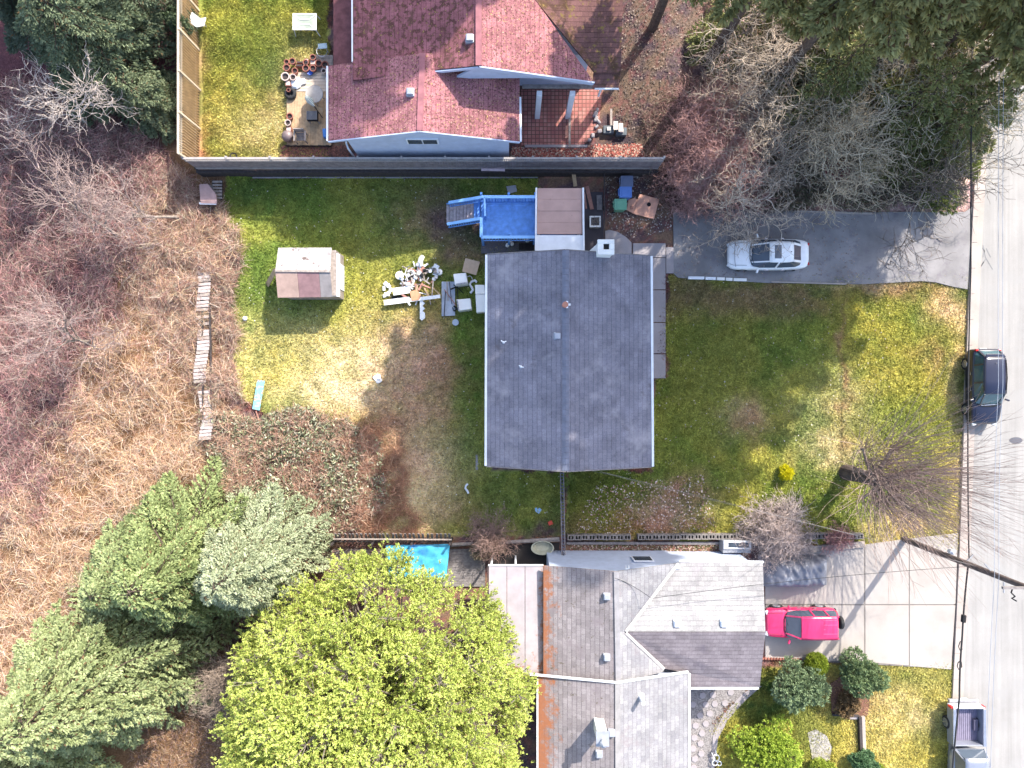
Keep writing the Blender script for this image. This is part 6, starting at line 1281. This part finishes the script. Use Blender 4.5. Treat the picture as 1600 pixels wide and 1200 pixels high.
for k,(x,y,s_) in enumerate([(1090,255,2.4),(1130,285,2.3),(1110,190,2.1),(1065,300,1.6)]):
    baretree('bare_shrub',['reddish bare shrub beside the fence end, the biggest of the red thicket','reddish bare shrub hanging over the corner of the driveway','upper reddish bare shrub in the red thicket','low reddish bare shrub just right of the holed plywood'][k],(x,y),s_,s_,seed=70+k,col=(.50,.30,.27),levels=(8,7,5,3),rad=.04,spread=1.0,trunk_h=.3,cat='shrub',tip=.011,stems=5)
for k,(x,y,h,cr,lb) in enumerate([(15,120,9,3.3,'bare tree with bleached branches at the left edge near the top'),(75,330,8,3.6,'bare grey tree above the dark red brambles at the left'),(195,290,7,3.2,'bare grey tree left of the pinkish box'),(20,520,7,3.4,'bare grey tree at the left edge over the dark red brambles')]):
    baretree('bare_tree',lb,(800+(x-800)*.84,600+(y-600)*.84),h,cr,seed=90+k,col=(.58,.50,.45) if k==0 else (.34,.26,.24),levels=(7,6,4,3) if k==0 else (7,6,5,3),rad=.09 if k==0 else .12,spread=.8,bark='bark3' if k==0 else 'bark2',tip=.013 if k==0 else .011,wander=.3)
# whip crowned tree by the street
rng=np.random.default_rng(5); b=W(1322,738); t=thing('pollarded_tree','bare pollarded tree with long fine whips fanning over the kerb, thick dark trunk','tree',(b.x,b.y,0))
trk=[(b.x,b.y,-.1),(b.x+.1,b.y,1.5),(b.x+.15,b.y-.05,3.0),(b.x+.4,b.y+.05,3.9)]; obj('trunk', MB().tube(trk,[.46,.38,.36,.22],14), simple('dark_bark',(.10,.075,.07),.95,var=.5,bump=.7), t)
kn=[];A=[];B=[];r0=[];r1=[]
for i in range(15):
    a=i*2.399+.3; L=rng.uniform(.7,2.3); p0=np.array([b.x+.15,b.y,rng.uniform(2.3,3.9)]); p1=p0+np.array([math.cos(a)*L+.25,math.sin(a)*L,rng.uniform(.2,1.3)]); m=(p0+p1)/2+rng.normal(0,.15,3)
    A+=[p0,m];B+=[m,p1];r0+=[.13,.10];r1+=[.10,.07]; kn+=[p1,m]
V,F=segtube(np.array(A),np.array(B),r0,r1,8); npmesh('limbs',V,F,M['bark2'],parent=t,smooth=True)
kn=np.array(kn); n=620; ki=rng.integers(0,len(kn),n); p=kn[ki]+rng.normal(0,.12,(n,3)); hd=kn[ki][:,:2]-np.array([b.x,b.y]); d=norm(np.concatenate([hd*.28+rng.normal(0,.5,(n,2))+np.array([.05,-.16]),np.full((n,1),.8)],1)); L=rng.uniform(2.4,6.6,n); A=[];B=[];r0=[];r1=[]
for j in range(5):
    d=norm(d+rng.normal(0,.07,(n,3))+np.array([.06,-.012,.02])); q=p+d*(L/5)[:,None]; A.append(p);B.append(q);r0.append(np.full(n,.017*(1-j/6)));r1.append(np.full(n,.017*(1-(j+1)/6))); 
    if j in(2,3):
        k_=rng.random(n)<.5; dd=norm(d[k_]+rng.normal(0,.35,(k_.sum(),3))); A.append(q[k_]);B.append(q[k_]+dd*rng.uniform(.3,1.0,(k_.sum(),1)));r0.append(np.full(k_.sum(),.009));r1.append(np.full(k_.sum(),.005))
    p=q
A=np.concatenate(A);B=np.concatenate(B);V,F=segtube(A,B,np.concatenate(r0),np.concatenate(r1),3); npmesh('whips',V,F,M['twig'],np.repeat(np.array((.27,.20,.18))*rng.uniform(.6,1.4,(len(A),1)),6,0),parent=t)
# drooping pale twig bushes
def weeping(label,cx,cy,h,r,n,seed,col):
    rng=np.random.default_rng(seed); b=W(cx,cy); t=thing('weeping_shrub',label,'shrub',(b.x,b.y,0)); obj('trunk',MB().tube([(b.x,b.y,-.1),(b.x+.05,b.y,h*.5),(b.x,b.y,h*.85)],[.09,.08,.05],8),M['bark2'],t)
    p=np.tile(np.array([[b.x,b.y,h*.8]]),(n,1))+rng.normal(0,.15,(n,3)); az=rng.random(n)*6.28; d=norm(np.stack([np.cos(az),np.sin(az),rng.uniform(.2,1.0,n)],1)); L=r*rng.uniform(.7,1.5,n); A=[];B=[];r0=[];r1=[]
    for j in range(7):
        d=norm(d+np.array([0,0,-.27])+rng.normal(0,.30,(n,3))); q=p+d*(L/7*1.3)[:,None]; q[:,2]=np.maximum(q[:,2],.1); A.append(p);B.append(q);r0.append(np.full(n,.02*(1-j/9)));r1.append(np.full(n,.02*(1-(j+1)/9))); p=q
    A=np.concatenate(A);B=np.concatenate(B);V,F=segtube(A,B,np.concatenate(r0),np.concatenate(r1),3); npmesh('branches',V,F,M['twig'],np.repeat(np.array(col)*rng.uniform(.6,1.35,(len(A),1)),6,0),parent=t)
baretree('bare_shrub','pale tangled bare shrub drooping over the block wall and the covered car',(1196,828),2.2,1.8,seed=61,col=(.46,.37,.34),levels=(8,6,6,3),rad=.05,spread=1.1,cat='shrub',stems=7,tip=.012,upb=0,wander=.35,lean=(.2,.1))
weeping('small pale weeping shrub on the front lawn right above the block wall',1225,795,1.2,.9,220,63,(.45,.38,.35))
baretree('bare_shrub','low red twigged shrub along the block wall below the pollarded tree',(1300,836),.7,1.0,seed=64,col=(.42,.22,.21),levels=(7,6,4),rad=.03,spread=1.1,cat='shrub',stems=5,tip=.01)
baretree('bare_shrub','dull pink brown dry shrub on the low wall left of the lattice fence',(770,836),1.2,1.6,seed=65,col=(.30,.20,.17),levels=(8,7,5),rad=.03,spread=1.1,cat='shrub',stems=6,tip=.01)
baretree('bare_shrub','tangle of bare grey brambles between the cedars at the bottom left',(395,1045),2.2,2.6,seed=66,col=(.34,.27,.22),levels=(8,7,6,3),rad=.04,spread=1.1,cat='shrub',stems=6,tip=.011)
# --- stuff: brambles, grass, leaves
def canes(name,n,region,lenr,wr,colf,seed,poly,clump=None,zr=(0,.9),k=4,upr=.7,curl=.5):
    rng=np.random.default_rng(seed); x0,y0,x1,y1=region; px=rng.uniform(x0,x1,n); py=rng.uniform(y0,y1,n)
    m=inpoly(px+(fbm(px,py,26,7)-.5)*44,py+(fbm(px,py,26,8)-.5)*44,poly); px=px[m];py=py[m]
    if clump is not None: m=rng.random(len(px))<clump(px,py); px=px[m];py=py[m]
    # tangles: canes gather in mounds with dark hollows between
    hill=fbm(px,py,34,61,2)*.6+vn(px,py,11,62)*.4; m=rng.random(len(px))<np.clip((hill-.3)*4.5,.12,1); px=px[m];py=py[m];hill=hill[m]
    n=len(px); z=rng.uniform(zr[0],zr[1],n)*np.clip(hill*1.8-.3,.15,1.2); x=(px-800)/S;y=(600-py)/S; zz=gz(x,y)+z; f=(H-zz)/H; x*=f;y*=f; p=np.stack([x,y,gz(x,y)+z],1)
    az=rng.random(n)*6.28; el=rng.uniform(-.1,1,n)*upr; d=np.stack([np.cos(az)*np.cos(el),np.sin(az)*np.cos(el),np.sin(el)],1); L=rng.uniform(*lenr,n)[:,None]; w2=rng.uniform(*wr,n)[:,None]/2; tw=rng.normal(0,curl,(n,3)); rows=[]
    sd_=norm(np.cross(d,rng.normal(size=(n,3))))
    for j in range(k+1):
        ww=w2*(1-.6*j/k); rows+=[p-sd_*ww,p+sd_*ww]
        d=norm(d+tw/k+np.array([0,0,-.9/k*upr])+rng.normal(0,.12,(n,3))); p=p+d*L/k; p[:,2]=np.maximum(p[:,2],gz(p[:,0],p[:,1])+.02)
    V=np.stack(rows,1).reshape(-1,3); b_=np.arange(n)[:,None]*2*(k+1); F=np.concatenate([b_+np.array([2*j,2*j+1,2*j+3,2*j+2]) for j in range(k)])
    o=npmesh(name,V,F,M['blade'],np.repeat(colf(px,py,rng),2*(k+1),0)); o['kind']='stuff'; return o
def blades(name, n, region, lenr, wr, colf, seed, zr=(0,.4), upr=.6, bend=.6, label=None, poly=None, zoff=0., mat='blade', clump=None):
    rng=np.random.default_rng(seed); x0,y0,x1,y1=region; px=rng.uniform(x0,x1,n); py=rng.uniform(y0,y1,n)
    if poly is not None:
        k=inpoly(px+(fbm(px,py,26,7)-.5)*40,py+(fbm(px,py,26,8)-.5)*40,poly); px=px[k];py=py[k]
    if clump is not None: k=rng.random(len(px))<clump(px,py); px=px[k];py=py[k]
    n=len(px); h0=np.where((px<0),0,0.)+rng.uniform(zr[0],zr[1],n); x=(px-800)/S; y=(600-py)/S
    z=gz(x,y)+h0; f=(H-z)/H; x*=f; y*=f; z=gz(x,y)+h0
    az=rng.random(n)*6.28; el=rng.uniform(-.2,1.,n)*upr; d=np.stack([np.cos(az)*np.cos(el),np.sin(az)*np.cos(el),np.sin(el)],1); L=rng.uniform(*lenr,n)[:,None]; w2=rng.uniform(*wr,n)[:,None]/2
    sd_=norm(np.cross(d,rng.normal(size=(n,3)))); P=np.stack([x,y,z],1); mid=P+d*L*.5; d2=norm(d+rng.normal(0,bend,(n,3))+np.array([0,0,-bend*.4])); tip=mid+d2*L*.5
    V=np.stack([P-sd_*w2,P+sd_*w2,mid+sd_*w2*.8,mid-sd_*w2*.8,tip],1).reshape(-1,3); b_=np.arange(n)[:,None]*5
    F=np.concatenate([b_+np.array([0,1,2,3]),b_+np.array([3,2,4,4])]).astype(int)
    # last face degenerate quad avoided: use tip wide
    V=np.stack([P-sd_*w2,P+sd_*w2,mid+sd_*w2,mid-sd_*w2,tip+sd_*w2*.3,tip-sd_*w2*.3],1).reshape(-1,3); b_=np.arange(n)[:,None]*6; F=np.concatenate([b_+np.array([0,1,2,3]),b_+np.array([3,2,4,5])])
    c=colf(px,py,rng); o=npmesh(name,V,F,M[mat],np.repeat(c,6,0)); o['kind']='stuff'; return o
def hue(cols, noise=.5):
    cols=np.array(cols)
    def f(px,py,rng):
        i=rng.integers(0,len(cols),len(px)); return cols[i]*1.0*rng.uniform(1-noise*1.2,1+noise,(len(px),1))
    return f
gold=lambda px,py: smooth(-25,25,px+.42*py-370+(fbm(px,py,40,5)-.5)*170)*(1-smooth(345,378,px+(fbm(px,py,25,6)-.5)*50+np.maximum(0,py-640)*-.35))
BR=[(-60,180),(230,240),(268,262),(352,318),(372,360),(372,440),(360,560),(380,640),(440,660),(590,690),(600,760),(590,838),(500,860),(360,900),(-60,1260)]
LEFT=(-60,150,380,1210)
canes('red_brambles',190000,(-60,120,380,820),(.25,.95),(.012,.026),hue([(.48,.27,.25),(.40,.21,.20),(.58,.38,.34),(.30,.2,.19),(.48,.39,.33),(.24,.14,.14),(.40,.36,.27),(.52,.28,.27)],.45),101,[(-60,120),(60,100),(250,230),(275,262),(352,318),(300,500),(240,600),(150,640),(110,820),(-60,900)],clump=lambda px,py:np.clip(1.15-gold(px,py),0.08,1))  # red stems, their dark tone partly tree shade put into the colour
canes('dead_bracken',210000,(-60,250,380,1210),(.25,.95),(.012,.026),hue([(.68,.48,.28),(.74,.56,.36),(.60,.40,.26),(.74,.62,.46),(.52,.32,.23),(.74,.52,.42),(.68,.60,.52),(.40,.26,.19)],.35),102,[(240,250),(352,318),(372,360),(372,440),(360,560),(385,650),(400,800),(330,880),(200,1000),(-60,1260),(-60,640),(120,560)],clump=lambda px,py:np.clip(gold(px,py)+.04,0,1)*np.where(vn(px,py,26,44)<.26,.25,1))
GR=[(310,640),(420,648),(470,640),(600,680),(602,770),(560,838),(480,850),(440,800),(340,770)]
blades('green_brambles',62000,(300,630,620,860),(.08,.3),(.03,.075),hue([(.30,.34,.19),(.40,.43,.27),(.18,.2,.11),(.55,.55,.42),(.3,.22,.17),(.46,.3,.22)],.45),103,(0,.8),.5,.7,poly=GR,clump=lambda px,py:np.clip(.25+1.4*smooth(.4,.6,fbm(px,py,45,21)),0,1))
canes('dry_brambles',30000,(310,640,620,850),(.2,.7),(.012,.026),hue([(.56,.34,.25),(.48,.28,.2),(.62,.46,.36),(.36,.22,.17)],.35),109,GR,zr=(.3,1.1))
canes('dry_brambles',80000,(400,640,700,850),(.2,.7),(.012,.026),hue([(.50,.28,.18),(.42,.22,.14),(.55,.36,.24),(.3,.16,.11)],.35),104,[(430,640),(610,660),(640,720),(620,760),(680,838),(570,838),(540,740),(440,700)],clump=lambda px,py:np.clip(1.2-1.5*smooth(.42,.6,fbm(px,py,45,21)),.1,1))
canes('undergrowth',60000,(200,230,380,660),(.2,.8),(.012,.026),hue([(.62,.42,.34),(.5,.33,.26),(.66,.52,.42),(.35,.2,.17),(.45,.42,.3),(.3,.16,.14)],.35),105,[(240,250),(352,318),(374,360),(374,440),(362,560),(385,650),(300,600),(215,470)])
blades('undergrowth',26000,(985,90,1200,330),(.12,.5),(.012,.03),hue([(.32,.19,.17),(.38,.24,.2),(.25,.14,.13),(.3,.25,.18)],.4),106,(0,.6),.5,.7,poly=[(1010,170),(1100,110),(1180,180),(1185,320),(1060,330),(1010,300)])
blades('undergrowth',32000,(1180,180,1510,330),(.12,.4),(.015,.04),hue([(.2,.17,.13),(.28,.25,.18),(.12,.14,.07),(.3,.22,.17)],.4),107,(0,.5),.5,.7,poly=[(1180,230),(1300,240),(1420,200),(1510,120),(1512,325),(1180,325)])
blades('undergrowth',24000,(560,890,-1,-1) if False else (200,830,600,1210),(.12,.45),(.015,.035),hue([(.3,.2,.17),(.22,.14,.12),(.4,.3,.2)],.4),108,(0,.7),.5,.7)
def gcolor(px,py,rng): return np.clip(gcol(px,py)*rng.uniform(.6,1.75,(len(px),1))*np.array([1.0,1.0,.9]),0,.8)
for nm,poly,reg,N,sd2 in (('lawn_grass',LAWN_B,(340,265,890,845),170000,111),('lawn_grass',LAWN_F,(1015,425,1520,862),190000,112),('lawn_grass',LAWN_F,(884,730,1015,850),30000,113),('lawn_grass',LAWN_N,(296,-20,520,252),85000,114),('lawn_grass',LAWN_S,(1110,1030,1500,1215),60000,115)):
    blades(nm,N,reg,(.07,.19),(.02,.045),gcolor,sd2,(-.01,.02),1.2,.5,poly=poly)
def flakes(n, poly, reg, cols, seed, s=(.04,.09), z=.05):
    rng=np.random.default_rng(seed); px=rng.uniform(reg[0],reg[2],n); py=rng.uniform(reg[1],reg[3],n); k=inpoly(px,py,poly)
    px=px[k];py=py[k];n=len(px); x=(px-800)/S;y=(600-py)/S; z0=gz(x,y); f=(H-z0)/H; x*=f;y*=f; P=np.stack([x,y,gz(x,y)+z+rng.uniform(0,.04,n)],1); a=rng.random(n)*6.28
    d=norm(np.stack([np.cos(a),np.sin(a),rng.normal(0,.2,n)],1)); V,F=leaves(P,d,rng.uniform(*s,n),rng.uniform(*s,n)*.8,rng,.85); c=np.array(cols)[rng.integers(0,len(cols),n)]*rng.uniform(.7,1.2,(n,1))
    return V,F,np.repeat(c,4,0)
parts=[flakes(900,LAWN_F,(884,430,1400,850),[(.52,.46,.34),(.4,.3,.2),(.62,.58,.5)],121,(.03,.12)),flakes(900,LAWN_B,(350,270,880,840),[(.62,.58,.42),(.5,.38,.25),(.7,.7,.62)],122,(.04,.11)),
 flakes(1500,[(930,760),(1100,740),(1120,838),(890,838)],(880,740,1130,840),[(.6,.45,.4),(.45,.25,.2),(.7,.6,.55)],123,(.06,.14)),flakes(3000,[(800,232),(1000,226),(1010,246),(800,246)],(800,226,1010,246),[(.5,.16,.12),(.35,.1,.08),(.6,.45,.35)],124,(.07,.15)),
 flakes(2500,[(945,0),(1100,0),(1050,240),(960,240)],(940,0,1100,240),[(.12,.09,.075),(.25,.19,.16),(.08,.06,.05)],125,(.06,.14)),flakes(1600,[(945,275),(1050,275),(1050,360),(950,380)],(940,270,1055,380),[(.3,.22,.17),(.55,.5,.45),(.15,.1,.08)],126,(.05,.12)),  # first batch coloured dark to stand for the tree shade there
 flakes(2400,[(890,850),(1130,850),(1130,870),(890,872)],(890,850,1130,872),[(.3,.14,.1),(.5,.4,.32),(.14,.13,.05)],127,(.06,.13)),flakes(1500,[(440,229),(545,229),(545,246),(440,246)],(440,229,545,246),[(.35,.14,.1),(.2,.1,.08)],128,(.06,.14)),
 flakes(700,[(1053,330),(1340,330),(1340,436),(1053,430)],(1053,330,1340,436),[(.35,.25,.2),(.2,.15,.13)],129,(.04,.1),.12)]
o=0;VV=[];FF=[];CC=[]
for V,F,c in parts: VV.append(V);FF.append(F+o);CC.append(c);o+=len(V)
npmesh('fallen_leaves',np.concatenate(VV),np.concatenate(FF),M['leaf'],np.concatenate(CC))['kind']='stuff'
